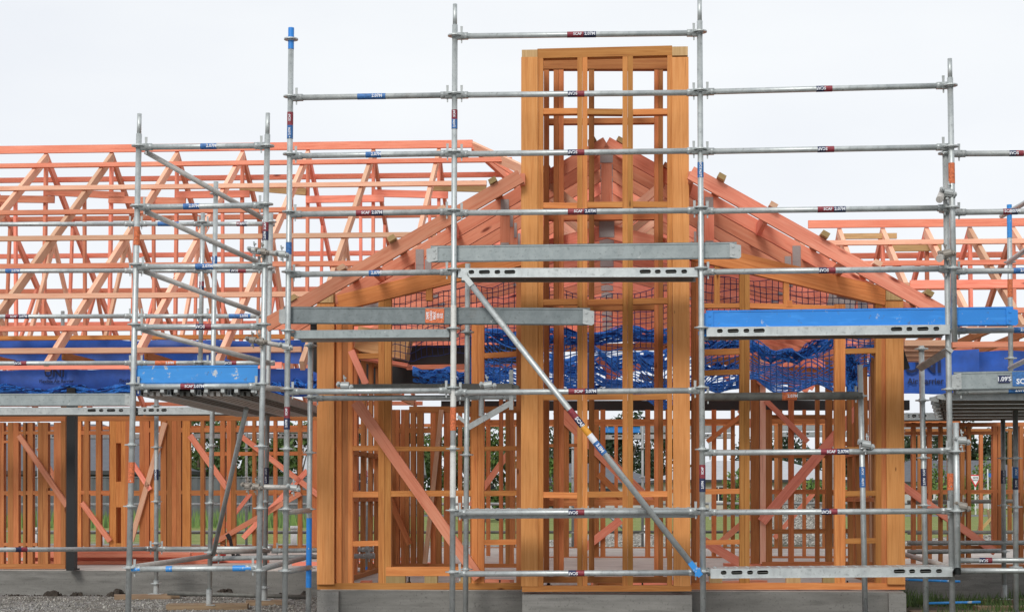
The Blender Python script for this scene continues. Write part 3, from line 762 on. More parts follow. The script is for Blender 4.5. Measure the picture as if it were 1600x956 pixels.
bat(left, -260, 738, DR - .03, ZR + .03, 'pink', .045, .11, 'ridge_board')
for k, u in enumerate((.5, 1.2, 1.9, 2.6, 3.3, 4.0, 4.7, 5.15)):
    bat(left, -300, (800, 760, 715, 680, 640, 560, 500, 470)[k], DR - u, ZR - SL * u + .025, ('pink', 'pale')[k % 2], .075, .06)
    bat(left, -260, 800 - 20 * k, DR + u, ZR - SL * u + .02, 'pink', .06, .07)
# hip end at the right of the ridge
hp = Q(X_of(738, DR), DR, ZR)
for dX, dD, m in ((4.2, -5.0, 'pale'), (4.2, 4.2, 'pink')):
    e = Q(hp.x + dX, DR + dD, ZR - SL * 4.6); MB().beam(hp, e, .14, .045, side=AX).build('hip_rafter', m, left)
for k in range(1, 5):
    u = k * .9; MB().beam(Q(hp.x + u, DR - u * 1.1, ZR - SL * u - .02), Q(hp.x + u, DR + u, ZR - SL * u - .02), .045, .07).build('hip_batten', 'pink', left)
MB().beam(hp + UP * -.02, Q(hp.x + 3.5, DR + .1, ZR - SL * 3.5), .1, .045, side=AX).build('hip_rafter', 'pink', left)
# web runners between the trusses
for x1, y1, x2, y2, m in ((0, 311, 85, 312, 'pink'), (72, 300, 195, 306, 'pink'), (170, 312, 290, 315, 'pink'), (275, 305, 390, 303, 'pink'), (375, 292, 478, 300, 'raw'), (478, 312, 600, 310, 'pink'), (585, 302, 700, 305, 'pink'), (675, 293, 760, 295, 'raw')):
    MB().beam(P(x1, y1, DR - .08), P(x2, y2, DR - .08), .1, .045).build('runner', m, left)
# eave: fascia, ceiling timbers, wrapped beam
bat(left, -200, 440, DT + .02, P(100, 572, DT).z, 'pink', .045, .07, 'fascia')
bat(left, -200, 470, 18.9, P(100, 528, 18.9).z, 'orange', .09, .05, 'top_plate')
bat(left, -200, 460, 17.9, P(100, 549, 17.9).z, 'pink', .045, .055, 'eave_batten')
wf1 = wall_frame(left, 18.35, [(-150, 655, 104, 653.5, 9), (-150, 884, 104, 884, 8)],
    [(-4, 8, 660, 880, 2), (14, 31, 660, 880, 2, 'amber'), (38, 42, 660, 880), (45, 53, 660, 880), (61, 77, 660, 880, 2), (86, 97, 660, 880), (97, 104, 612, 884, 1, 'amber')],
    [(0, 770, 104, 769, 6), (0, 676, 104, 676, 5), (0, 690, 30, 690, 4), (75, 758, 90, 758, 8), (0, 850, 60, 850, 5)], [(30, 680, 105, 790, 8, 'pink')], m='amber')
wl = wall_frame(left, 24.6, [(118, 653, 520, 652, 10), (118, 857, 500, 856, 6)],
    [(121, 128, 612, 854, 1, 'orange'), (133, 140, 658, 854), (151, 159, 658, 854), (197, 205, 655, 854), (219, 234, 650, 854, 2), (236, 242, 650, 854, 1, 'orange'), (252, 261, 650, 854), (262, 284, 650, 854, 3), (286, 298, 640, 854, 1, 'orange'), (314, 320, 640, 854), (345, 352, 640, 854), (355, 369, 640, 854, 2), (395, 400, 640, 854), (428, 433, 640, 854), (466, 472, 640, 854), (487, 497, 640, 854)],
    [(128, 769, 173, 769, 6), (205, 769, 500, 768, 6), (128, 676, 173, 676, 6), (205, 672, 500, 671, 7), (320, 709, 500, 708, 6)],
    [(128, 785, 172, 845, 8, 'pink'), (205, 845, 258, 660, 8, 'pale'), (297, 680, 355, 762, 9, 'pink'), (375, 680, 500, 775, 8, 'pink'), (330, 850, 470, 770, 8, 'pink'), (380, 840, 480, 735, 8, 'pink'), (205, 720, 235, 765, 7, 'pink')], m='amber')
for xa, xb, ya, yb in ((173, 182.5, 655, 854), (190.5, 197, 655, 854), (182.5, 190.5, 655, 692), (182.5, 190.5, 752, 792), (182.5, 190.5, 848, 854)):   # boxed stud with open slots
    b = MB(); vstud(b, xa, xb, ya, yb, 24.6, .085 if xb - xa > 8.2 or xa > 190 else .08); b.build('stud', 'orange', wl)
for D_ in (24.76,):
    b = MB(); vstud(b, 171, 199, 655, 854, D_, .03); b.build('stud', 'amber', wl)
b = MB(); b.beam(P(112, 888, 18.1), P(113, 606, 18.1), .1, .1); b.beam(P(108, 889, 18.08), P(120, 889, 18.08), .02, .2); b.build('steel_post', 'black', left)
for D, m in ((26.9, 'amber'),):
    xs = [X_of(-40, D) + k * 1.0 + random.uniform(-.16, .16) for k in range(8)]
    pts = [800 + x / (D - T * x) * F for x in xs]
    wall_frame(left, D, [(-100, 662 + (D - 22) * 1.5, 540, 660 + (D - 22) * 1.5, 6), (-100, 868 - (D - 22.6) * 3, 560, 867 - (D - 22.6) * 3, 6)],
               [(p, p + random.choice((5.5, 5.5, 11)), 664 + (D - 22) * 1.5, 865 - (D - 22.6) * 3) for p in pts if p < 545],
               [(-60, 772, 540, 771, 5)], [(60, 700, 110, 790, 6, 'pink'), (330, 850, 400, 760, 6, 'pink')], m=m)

# ================================================================== right wing
right = empty('right_wing_frame', P(1550, 890, 18.3), 'lower right wing with thin orange studs under pink trusses and battens', 'house frame', 'timber house frames')
DR2, ZR2 = 21.0, EYE + 424 / F * 20.7
DT2 = 17.6; SL2 = (ZR2 - 2.64) / (DR2 - DT2)
for px in (1205, 1250, 1315, 1383, 1452, 1520, 1588, 1655, 1720): wing_truss(right, px, DR2, ZR2, DT2 + .75, SL2, webs=False)
bat(right, 1266, 1900, DR2 - .03, ZR2 + .03, 'pink', .045, .1, 'ridge_board')
for k, u in enumerate((.55, 1.15, 1.75, 2.4, 2.85)):
    bat(right, (1290, 1340, 1400, 1430, 1440)[k], 1960, DR2 - u, ZR2 - SL2 * u + .025, ('pale', 'pink')[k % 2], .07, .06)
    bat(right, 1270, 1900, DR2 + u, ZR2 - SL2 * u + .02, 'pink', .06, .07)
bat(right, 1320, 1405, DR2 - .1, P(1360, 371, DR2).z, 'raw', .045, .07, 'runner'); bat(right, 1393, 1475, DR2 - .1, P(1430, 389, DR2).z, 'raw', .045, .09, 'runner')
bat(right, 1425, 1960, 19.2, P(1500, 444, 19.2).z, 'pink', .045, .1, 'runner')
bat(right, 1490, 1960, 17.6, P(1550, 538, 17.6).z, 'pink', .045, .06, 'fascia')
for k, (xa, xb, y) in enumerate(((1411, 1482, 537), (1411, 1474, 545), (1411, 1466, 553), (1411, 1458, 560))):
    MB().beam(P(xa, y, 17.0 + .06 * k), P(xb, y, 17.0 + .06 * k), 9 * 17 / F, .2).build('eave_block', 'pale', right)
wall_frame(right, 18.3, [(1414, 664, 1760, 662, 6), (1414, 885, 1760, 884, 7)],
    [(1424, 1430, 660, 880), (1449, 1455, 660, 880), (1467, 1472, 660, 880), (1510, 1516, 660, 880), (1550, 1557, 660, 862, 1, 'amber'), (1558, 1564, 660, 862), (1592, 1598, 660, 880), (1640, 1646, 660, 880), (1500, 1506, 660, 880)],
    [(1414, 768, 1600, 767, 5), (1414, 677, 1560, 676, 5), (1414, 855, 1700, 854, 5)], [(1405, 755, 1555, 862, 11, 'pink')], m='amber')
wall_frame(right, 26.4, [(1414, 672, 1760, 671, 4), (1414, 855, 1760, 855, 4)], [(x, x + 5, 672, 853) for x in (1434, 1480, 1530, 1575, 1610)], [(1414, 770, 1700, 769, 4)], [], m='amber')

def loose(x1, y1, x2, y2, D1, D2, w_, d_, m, label, nm='loose_timber', grp='loose timbers on the slab'):
    return tag(MB().beam(P(x1, y1, D1), P(x2, y2, D2), w_, d_).build(nm, m), label, 'timber', grp)
# ================================================================== blue wrap and nets
def wrap(x1, y1, x2, y2, D, label, letters=()):
    h = (y2 - y1) * D / F; mb = MB(); n = 40
    L = (P(x2, y1, D) - P(x1, y1, D)).length
    pts = []
    for i in range(n + 1):
        for j in range(7):
            q = P(x1 + (x2 - x1) * i / n, y1 + (y2 - y1) * j / 6, D)
            q = q + NRM * (noise.noise(Vector((q.x * 1.7, q.z * 4, D))) * .035)
            if j in (0, 6): q = q + UP * noise.noise(Vector((q.x * 2.3, j, D))) * .03
            pts.append(q)
    mb.v = pts + [p + NRM * .02 for p in pts]; o2 = len(pts)
    for i in range(n):
        for j in range(6):
            a, b, c_, d = i * 7 + j, i * 7 + j + 1, (i + 1) * 7 + j + 1, (i + 1) * 7 + j
            mb.face((a, b, c_, d), [(0, 0)] * 4); mb.face((o2 + d, o2 + c_, o2 + b, o2 + a), [(0, 0)] * 4)
    for (s, px, py, size) in letters: add_text(mb, s, P(px, py, D), AX, UP, -NRM, size, 1, lift=.042)
    o = mb.build('wall_wrap', ['wrap', 'dtext'], smooth=True, fix=False); return tag(o, label, 'wall wrap')
wrap(-120, 577, 500, 619, 18.2, 'long strip of blue wall wrap with dark lettering above the left wing studs', [('UNI', 87, 583, .14), ('Flexible Air Barrier', 90, 596, .052), ('Flexible Air Barrier', 215, 595, .052), ('Flexible Air Barrier', 330, 595, .052)])
wrap(-120, 531, 490, 568, 19.1, 'plain upper strip of blue wrap behind the left wing eave battens')
wrap(1412, 545, 1530, 615, 18.15, 'square of blue wall wrap with large dark letters beside the right corner post', [('UNI', 1441, 572, .24), ('Air Barrier', 1445, 596, .09)])
wrap(1528, 548, 1760, 582, 19.0, 'dark blue wrap strip under the right wing eave')
def net(fn, nu, nv, r, m, name, label, extra=()):
    mb = MB()
    for i in range(nu + 1):
        for k in range(nv):
            a, b = fn(i / nu, k / nv), fn(i / nu, (k + 1) / nv); mb.tube(a, b, r, 4, cap=False)
    for k in range(nv + 1):
        for i in range(nu):
            a, b = fn(i / nu, k / nv), fn((i + 1) / nu, k / nv); mb.tube(a, b, r, 4, cap=False)
    for f2, n2, r2 in extra:
        for i in range(n2): mb.tube(f2(i / n2), f2((i + 1) / n2), r2, 5, cap=False, m=1)
    o = mb.build(name, [m, 'net'], fix=False); return tag(o, label, 'safety net', 'blue safety nets under the gable roof')
def netA(u, v):
    px = 600 + 212 * u; y0 = 466 - 26 * u; p = P(px, y0 + (100) * v, 15.0 + v * .4)
    return p + NRM * noise.noise(Vector((u * 5, v * 3, 1))) * .12 + UP * noise.noise(Vector((u * 7, v * 4, 5))) * .05
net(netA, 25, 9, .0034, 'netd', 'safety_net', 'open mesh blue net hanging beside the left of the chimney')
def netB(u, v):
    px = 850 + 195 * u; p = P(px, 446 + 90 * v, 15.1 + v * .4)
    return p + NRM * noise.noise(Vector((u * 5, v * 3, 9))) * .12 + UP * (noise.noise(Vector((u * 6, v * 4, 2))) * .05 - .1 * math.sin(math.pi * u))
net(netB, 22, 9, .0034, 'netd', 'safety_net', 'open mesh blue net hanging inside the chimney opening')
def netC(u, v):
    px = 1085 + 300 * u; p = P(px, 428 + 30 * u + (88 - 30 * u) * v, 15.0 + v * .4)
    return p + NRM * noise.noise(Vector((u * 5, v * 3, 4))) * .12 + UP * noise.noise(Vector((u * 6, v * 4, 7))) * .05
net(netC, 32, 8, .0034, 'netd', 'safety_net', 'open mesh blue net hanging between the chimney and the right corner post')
def netD(u, v):                           # flat sagging sheet, seen nearly edge-on
    D = 15.3 + 2.6 * v; px = 735 + 645 * u
    z = 2.66 - .28 * math.sin(math.pi * u) * (.6 + .4 * math.sin(u * 17)) - .28 * math.sin(math.pi * v) + noise.noise(Vector((u * 14, v * 5, 3))) * .16
    return Q(X_of(px, D), D, z)
net(netD, 70, 30, .0055, 'net', 'safety_net', 'broad blue safety net sagging flat under the whole gable ceiling')
def bundle(x1, y1, x2, y2, D, rad, label, sag=8, n=60, strands=22):
    """net gathered into a hanging crumpled band, with loose cords over it"""
    mb = MB(); nv = 9; seed = random.random() * 50
    n = max(14, int(n * abs(x2 - x1 + (y2 - y1)) / 300))
    dirv = (P(x2, y2, D) - P(x1, y1, D)).normalized(); acr = NRM.cross(dirv)
    if acr.z < -.01: acr = -acr
    def at(u, w_, lift=0):
        c0 = P(x1 + (x2 - x1) * u, y1 + (y2 - y1) * u + sag * math.sin(math.pi * u) + 3 * math.sin(u * 19 + D), D)
        hgt = rad * (1.15 + .55 * noise.noise(Vector((u * 7, seed, 0))))
        fold = noise.noise(Vector((u * 6 + seed, w_ * 9, 0))) * .05 + noise.noise(Vector((u * 22, w_ * 16, seed))) * .022
        bulge = -rad * .5 * math.cos(w_ * math.pi / 2)
        edge = noise.noise(Vector((u * 15, w_ * 2, seed + 9))) * .03 * abs(w_)
        return c0 + acr * (w_ * hgt + edge) + NRM * (bulge + fold - lift)
    for i in range(n + 1):
        for k in range(nv + 1): mb.v.append(at(i / n, k / nv * 2 - 1))
    o2 = len(mb.v); mb.v += [p + NRM * .06 for p in mb.v]
    for i in range(n):
        for k in range(nv):
            a, b, c_, d = i * (nv + 1) + k, i * (nv + 1) + k + 1, (i + 1) * (nv + 1) + k + 1, (i + 1) * (nv + 1) + k
            if random.random() < .12 and 0 < k < nv - 1: continue
            mb.face((a, b, c_, d), [(0, 0)] * 4); mb.face((o2 + d, o2 + c_, o2 + b, o2 + a), [(0, 0)] * 4)
    for _ in range(strands):
        w0, w1 = random.uniform(-1.25, 1.25), random.uniform(-1.25, 1.25); ua = random.uniform(0, .7); ub = min(1, ua + random.uniform(.15, .5)); pr = None
        for i in range(13):
            t_ = i / 12; q = at(ua + (ub - ua) * t_, w0 + (w1 - w0) * t_ + .2 * math.sin(t_ * 9 + w0 * 5), .012)
            if pr: mb.tube(pr, q, .0055, 5, cap=False, m=1 if random.random() < .5 else 0)
            pr = q
    o = mb.build('net_bundle', ['net', 'netd'], smooth=True, fix=False); return tag(o, label, 'net bundle', 'gathered rolls of blue net')
bundle(735, 526, 1055, 520, 15.7, .065, 'upper gathered roll of blue net crossing behind the chimney studs', 4)
bundle(850, 568, 1060, 556, 16.9, .085, 'loose blue net roll hanging lower behind the middle chimney studs', 8)
bundle(645, 587, 800, 583, 17.2, .075, 'blue net roll above the rear tubes left of the chimney', 4)
bundle(870, 604, 1160, 600, 17.6, .05, 'lowest blue net roll above the rail behind the chimney', 3)
bundle(1095, 534, 1165, 538, 15.6, .05, 'short blue net roll just right of the tall chimney pole', 3)
bundle(1168, 540, 1305, 528, 15.5, .05, 'blue net roll sagging in the middle of the right bay', 22)
MB().beam(P(848, 544, 17.2), P(1052, 541, 17.2), .075, .09).build('laminated_beam', 'amber', gable)
MB().beam(P(1093, 566, 17.0), P(1160, 563, 17.0), .07, .09).build('laminated_beam', 'amber', gable)
for x1, y1, x2, y2, D, m, lb in ((934, 560, 962, 590, 16.3, 'pink', 'pink offcut caught in the net, steep one'), (948, 590, 1000, 572, 16.2, 'pink', 'pink offcut caught in the net, sloping up to the right'), (1232, 562, 1288, 541, 15.9, 'pale', 'pale offcut lying in the sagging net of the right bay'), (1000, 588, 1040, 596, 16.4, 'old', 'grey weathered offcut lying in the net behind the chimney')):
    loose(x1, y1, x2, y2, D, D + .1, .06, .05, m, lb)
q = MB(); q.prism([P(1404, 500, 14.9), P(1412, 470, 14.9), P(1412, 545, 14.9), P(1422, 575, 14.9), P(1400, 582, 14.9)], NRM * .01); q.build('flashing_strip', 'black', gable)
q = MB(); q.prism([P(485, 506, 14.9), P(498, 506, 14.9), P(499, 584, 14.9), P(484, 578, 14.9)], NRM * .01); q.build('flashing_strip', 'black', gable)
bundle(1328, 540, 1334, 612, 15.4, .05, 'blue net bunch hanging down beside the right corner post', 0, 60)
bundle(1100, 578, 1165, 574, 16.8, .04, 'small blue net roll low beside the tall chimney pole', 2, 60)
bundle(400, 606, 500, 600, 18.0, .05, 'blue net roll tucked over the left deck by the corner post', 3, 60)
bundle(-60, 606, 210, 608, 18.1, .035, 'thin blue net hem along the left wing strip of wrap', 3, 40, 10)

# ================================================================== front scaffold
DS, DI = 13.4, 14.2
LV = (57, 149, 241, 333, 426, 518, 610, 705, 800, 895)
front = empty('scaffold', P(900, 980, DS), 'tall galvanised scaffold standing across the gable front around the chimney', 'scaffold', 'tube scaffolds')
pole(front, 455, 44, 444.5, 1010, DS, (62, 153, 244, 335, 429, 521, 612, 705, 798, 893), paint=[(44, 78, 'blue'), (383, 402, 'lblue')], stick=[(178, 220, ('red', 'lblue')), (640, 675, ('red', 'navy'))], label='upright with blue painted top')
pole(front, 711, 7, 706.5, 1010, DS, LV, spigot=33, stick=[(175, 205, ('red', 'lblue')), (641, 677, ('orange_st',))], paint=[(482, 640, 'pale_steel'), (700, 780, 'pale_steel')])
pole(front, 1093, -4, 1099, 1010, DS, (51, 144, 237, 329, 424, 517, 610, 706, 798, 894), spigot=38, stick=[(258, 282, ('lblue',)), (730, 772, ('red', 'navy'))])
pole(front, 1484, 92, 1491.5, 534, DS - .03, (134, 230, 325, 420), spigot=30, stick=[(256, 288, ('orange_st',))])
pole(front, 1477, 236, 1489, 1010, DS + .05, (240, 332, 427, 519, 611, 704, 798, 892), m='galvd', stick=[(742, 768, ('orange_st',))])
pole(front, 1493.5, 660, 1496.5, 897, DS - .06, (705, 798), m='galv')
pole(front, 731, 412, 727, 1010, DI, (433, 520, 619, 712, 802, 890), m='galv'); pole(front, 485.5, 533, 481.5, 1010, DI, (540, 621, 708, 796, 888), paint=[(810, 918, 'blue')])
pole(front, 1344, 570, 1353, 1010, DI, (619, 706, 798), stick=[(730, 762, ('lblue',))]); pole(front, 1439.5, 540, 1448, 1010, DI + .3, (545, 626, 716, 790), stick=[(733, 760, ('navy',))], m='galv')
for x1, y1, x2, y2, st in ((717, 57, 1088, 52, [(887, 932, 'long')]), (717, 149, 1088, 145, [(888, 914, 'short')]), (717, 241, 1088, 236, [(888, 914, 'short')]), (717, 333, 1089, 329, [(888, 933, 'long')]), (715, 613, 1090, 610, [(889, 934, 'long')]), (714, 801, 1091, 799, [(889, 914, 'short')]), (714, 896, 1091, 894, [(889, 914, 'short')]),
        (459, 153, 703, 149, [(559, 603, 'blue')]), (458, 244, 703, 240, [(572, 596, 'blue')]), (457, 335, 702, 331, [(557, 599, 'long')]), (455, 429, 702, 425, [(577, 594, 'blue')]), (453, 612, 701, 610, []),
        (1101, 144, 1478, 134, [(1276, 1301, 'short')]), (1101, 237, 1478, 230, [(1278, 1304, 'short')]), (1101, 330, 1480, 325, [(1278, 1322, 'long')]), (1102, 425, 1482, 420, [(1280, 1306, 'short')]), (1105, 707, 1484, 704, [(1283, 1327, 'long')]), (1105, 800, 1486, 798, [(1284, 1309, 'short')])):
    rail(front, x1, y1, x2, y2, DS, st=st, m=random.choice(('galv', 'galv', 'galvd')) if x2 < 705 else 'galv')
rail(front, 1102, 620, 1341, 618, DI - .1, m='steel_shade', r=.036, st=[(1222, 1245, 'orange')])  # its dark colour paints in the shade below the platform
rail(front, 492, 622, 722, 621, DI, m='galvd'); rail(front, 737, 620, 800, 620, DI, m='galvd', wedges=(0, 0))
# diagonal brace with its stickers
dbp = rail(front, 726, 432, 1090, 893, DS - .06, r=.026, heads=(0, 0), name='diagonal_brace')
a, b = P(726, 432, DS - .06), P(1090, 893, DS - .06); dax = (b - a).normalized(); dup_ = NRM.cross(dax); dup_ = dup_ if dup_.z > 0 else -dup_
for u0, u1, mm, tx in ((.455, .485, 'red', ''), (.485, .51, 'navy', 'SCAF'), (.512, .54, 'yellow', ''), (.54, .565, 'text', ''), (.565, .605, 'lblue', '3.0M')):
    q = MB(); q.tube(a + (b - a) * u0, a + (b - a) * u1, .0278, cap=False)
    if tx: add_text(q, tx, a + (b - a) * (u0 + u1) / 2, dax, dup_, -NRM, .042, 1, .0278, .001)
    q.build('sticker', [mm, 'text'], dbp, smooth=True, fix=False)
for e, s, mm in ((a, 1, 'galv'), (b, -1, 'bluew')):
    q = MB(); q.beam(e - dax * s * .04 - NRM * .02, e + dax * s * .1 - NRM * .02, .045, .018); q.box(e - NRM * .0, .045, .06, .07); q.build('brace_end', mm, dbp)
clamp(front, 540, 603, DS + .1, 1.05); clamp(front, 763, 602, DS + .1, 1.05)
for px, py in ((1480, 302), (1478, 397), (1352, 694), (1501, 688), (1502, 790)): clamp(front, px, py, DS - .02, 1.05)
q = MB(); q.tube(P(1468, 312, DS - .15), P(1474, 298, DS + .1), .03); q.tube(P(1468, 404, DS - .15), P(1474, 398, DS + .1), .03); q.build('swivel_tube', 'worn', front)
q = MB(); q.tube(P(1496, 893, DS - .2), P(1496, 893, DS + .1), .036, cap=False); q.tube(P(1496, 893, DS - .2), P(1496, 893, DS + .1), .028, cap=False); q.build('tube_end', 'galv', front)
# bracket behind the left bay
q = MB(); q.beam(P(799, 578, DI), P(799, 640, DI), .035, .05); q.beam(P(731, 668, DI), P(797, 630, DI), .05, .04); q.tube(P(752, 612, DI), P(752, 650, DI), .024); q.beam(P(715, 650, DI), P(733, 664, DI), .03, .03); q.build('bracket', 'galvd', front)
q = MB(); q.beam(P(1437, 575, DI + .2), P(1484, 546, DS), .06, .03); q.build('bracket', 'galvd', front)
# planks and toe boards of the front scaffold
plank(P(716, 419, DS - .01), P(1090, 418, DS - .01), .3, label='steel scaffold plank with oval slots under the upper toe board at the chimney', mats=('galv', 'galvd', 'steel_shade'))
o = plank(P(716, 419, DS + .31), P(1088, 418, DS + .31), .3, label='second steel plank behind the slotted one at the chimney, seen from below', holes=False, mats=('galvd', 'galvd', 'steel_shade'))
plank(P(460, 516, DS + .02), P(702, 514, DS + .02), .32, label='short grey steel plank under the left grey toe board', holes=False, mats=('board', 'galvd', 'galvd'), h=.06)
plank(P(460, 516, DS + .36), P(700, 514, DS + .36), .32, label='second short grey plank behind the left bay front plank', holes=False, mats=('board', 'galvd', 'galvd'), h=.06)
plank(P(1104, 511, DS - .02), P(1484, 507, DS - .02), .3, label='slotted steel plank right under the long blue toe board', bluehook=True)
plank(P(1104, 511, DS + .3), P(1482, 507, DS + .3), .3, label='second plank behind the slotted one under the blue toe board', holes=False, mats=('galvd', 'galvd', 'steel_shade'))
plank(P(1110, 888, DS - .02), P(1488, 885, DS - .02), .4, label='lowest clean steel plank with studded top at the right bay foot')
plank(P(716, 795, DS + .06), P(1090, 793, DS + .06), .4, label='steel plank just behind the low rail across the chimney foot', mats=('galvd', 'galvd', 'steel_shade'))
plank(P(540, 600, DI - .1), P(800, 599, DI - .1), .3, label='dark timber coloured plank lying on the rear tubes left of the chimney', holes=False, mats=('steel_shade', 'steel_shade', 'steel_shade'), h=.04)
toe_board(673, 384, 1151, 378, 26, DS + .045, 'board', 'upper grey steel toe board spanning across the chimney')
def orange_label(root, p, q, ax, up, h):
    L = (q - p).length; c0 = p + ax * L * (680 - 443) / (922 - 443) - up * h * .5
    s = MB(); s.beam(c0 - ax * .075 - NRM * .0085, c0 + ax * .085 - NRM * .0085, h * .85, .003)
    for k in range(5): add_text(s, ('SAFE', 'LOAD', 'MAX', '225', 'KG')[k], c0 + ax * (-.055 + .03 * k), up, -ax, -NRM, .03, 1, lift=.0115)
    s.build('warning_sticker', ['orange_st', 'text'], root, fix=False)
toe_board(443, 479, 922, 481, 27, DS + .045, 'boardd', 'lower left grey toe board with an orange warning sticker', extra=orange_label)
toe_board(1103, 485, 1583, 479, 29, DS + .05, 'blue', 'long bright blue steel toe board right of the chimney')

# ================================================================== left return scaffold (runs back beside the room)
DL = 13.25
tower = empty('scaffold', P(310, 990, DL), 'narrow scaffold tower at left with zigzag diagonals and a blue toe board', 'scaffold', 'tube scaffolds')
pole(tower, 218, 178, 199, 1010, DL, (229, 324, 416, 510, 603, 698, 793, 888), spigot=32, stick=[(725, 757, ('orange_st',)), (357, 386, ('orange_st',))])
pole(tower, 418.5, 177, 402.5, 1010, DL, (229, 321, 416, 510, 603, 700, 796, 892), spigot=34, stick=[(350, 378, ('red', 'navy'))])
for x1, y1, x2, y2, st in ((224, 230, 412, 228, [(314, 339, 'blue')]), (221, 324, 410, 321, [(287, 312, 'blue')]), (219, 417, 409, 416, [(306, 334, 'blue')]), (217, 511, 406, 510, [(307, 331, 'short')]), (212, 604, 404, 603, [(283, 320, 'long')])):
    rail(tower, x1, y1, x2, y2, DL, st=st)
rr_ = rail(tower, 206, 889, 399, 887, DL, m='galv'); p_, q_ = P(206, 889, DL), P(399, 887, DL)
for u0, u1 in ((.0, .07), (.82, .97), (.28, .33)): MB().tube(p_ + (q_ - p_) * u0, p_ + (q_ - p_) * u1, TR + .0015, cap=False).build('paint_band', 'bluew', rr_, smooth=True)
for x1, y1, x2, y2 in ((227, 237, 410, 341), (226, 330, 406, 411), (223, 423, 406, 490), (221, 515, 420, 567)):
    rail(tower, x1, y1, x2, y2, DL + .05, DL + .6, m='worn', r=.0225, heads=(0, 0), name='diagonal_brace')
pole(tower, 337.5, 284, 327, 945, 15.9, (303, 381, 545, 700, 789, 866), m='galv', foot=True, stick=[(402, 420, ('lblue',))]); pole(tower, 423.5, 333, 413, 940, 16.6, (347, 420, 496, 570, 634, 705, 788, 862, 922), m='galvd', foot=True, stick=[(735, 760, ('navy',))])
pole(tower, 317, 333, 313, 575, 17.1, (347, 421, 494, 566), m='galv', stick=[(440, 455, ('red', 'navy'))]); pole(tower, 244.5, 612, 244, 930, 17.6, (634, 700, 786, 852, 915), m='galvd', foot=True, stick=[(735, 752, ('navy',))])
for x1, y1, D1, x2, y2, D2 in ((205, 886, DL, 330, 868, 15.9), (404, 890, DL, 487, 868, 16.4), (402, 605, DL, 492, 612, 15.2), (445, 800, DS, 484, 797, DI), (446, 893, DS, 484, 886, DI), (330, 862, 15.9, 420, 860, 16.6)):
    rail(tower, x1, y1, x2, y2, D1, D2, m='worn' if y1 < 888 else 'galvd', heads=(0, 0))
rail(tower, 333, 866, 385, 638, 15.85, 14.3, heads=(0, 0), r=.023, name='raking_tube')
for x1, y1, x2, y2 in ((391, 391, 450, 399), (388, 530, 456, 543), (381, 759, 468, 762)):
    rail(tower, x1, y1, x2, y2, DL - .02, DS - .05, m='worn', r=.021, heads=(0, 0), name='tie_tube')
    for k, px in enumerate((x1 + 8, x1 + 20, x2 - 8)): clamp(tower, px, y1 + (y2 - y1) * (px - x1) / (x2 - x1), DL - .03, .85)
toe_board(214, 571, 403, 570, 29, DL + .02, 'bluew', 'scuffed blue toe board on the left scaffold tower', ends=(0, 0))
for k in range(4):                        # planks running back from the tower
    xa = 219 + k * 47
    p, q = P(xa, 606, DL + .05), P(xa, 606, DL + .05); q = Q(along(q.x, DL, 16.9), 16.9, p.z)
    plank(p, q, .235, side=AX, holes=False, mats=('galvd', 'galvd', 'steel_shade' if k % 2 else 'worn'), h=.055,
          label=('outer', 'second', 'third', 'inner')[k] + ' plank of the left return deck, seen from below' )
# ================================================================== scaffold along the left wing
wing = empty('scaffold', P(60, 930, 17.3), 'low scaffold run along the left wing with slotted deck and thin rails', 'scaffold', 'tube scaffolds')
for y, st in ((350, [(247, 280, 'blue'), (370, 386, 'long')]), (423, [(10, 33, 'blue'), (360, 385, 'short')]), (494, [(10, 46, 'long'), (358, 392, 'blue')]), (567, [(24, 43, 'short'), (243, 276, 'orange'), (352, 370, 'short')])):
    rail(wing, -140, y + 1, 206, y, 17.1, st=[s for s in st if s[1] < 206], m='galv', heads=(0, 1)); rail(wing, 218, y, 313, y, 17.1, st=[s for s in st if 218 < s[0] < 300], m='galv'); rail(wing, 321, y, 424, y, 17.1, st=[s for s in st if s[0] > 325], m='galv')
rail(wing, -120, 859, 238, 857, 15.5, 17.4, m='galv', st=[(14, 32, 'short')], heads=(0, 1)); rail(wing, 250, 857, 420, 856, 17.6, 17.2); rail(wing, 430, 860, 578, 858, 17.2, 17.0, m='galvd')
rail(wing, 338, 872, 580, 868, 16.2, m='galvd'); rail(wing, 262, 926, 478, 932, 17.4, m='steel_shade', heads=(0, 0)); 
pole(wing, 98, 486, 98, 640, 20.5, (494,), m='galvd'); pole(wing, 577, 640, 574, 905, 18.0, (700, 788, 866), m='galvd', foot=False, stick=[(735, 755, ('red', 'navy'))], paint=[(885, 905, 'blue')])
pole(wing, 212, 340, 209, 640, 17.15, (350, 423, 494, 567), m='galvd')
toe_board(-120, 615, 204, 614, 20, 17.15, 'board', 'plain grey toe board in front of the left wing wall', ends=(0, 1))
plank(P(-120, 637, 17.15), P(212, 636, 17.15), .3, label='slotted grey plank running off the left edge before the left wing', mats=('galvd', 'galvd', 'steel_shade'))
plank(P(216, 636, 17.15), P(402, 635, 17.15), .3, label='slotted plank behind the left tower below its deck', mats=('galvd', 'galvd', 'steel_shade'))
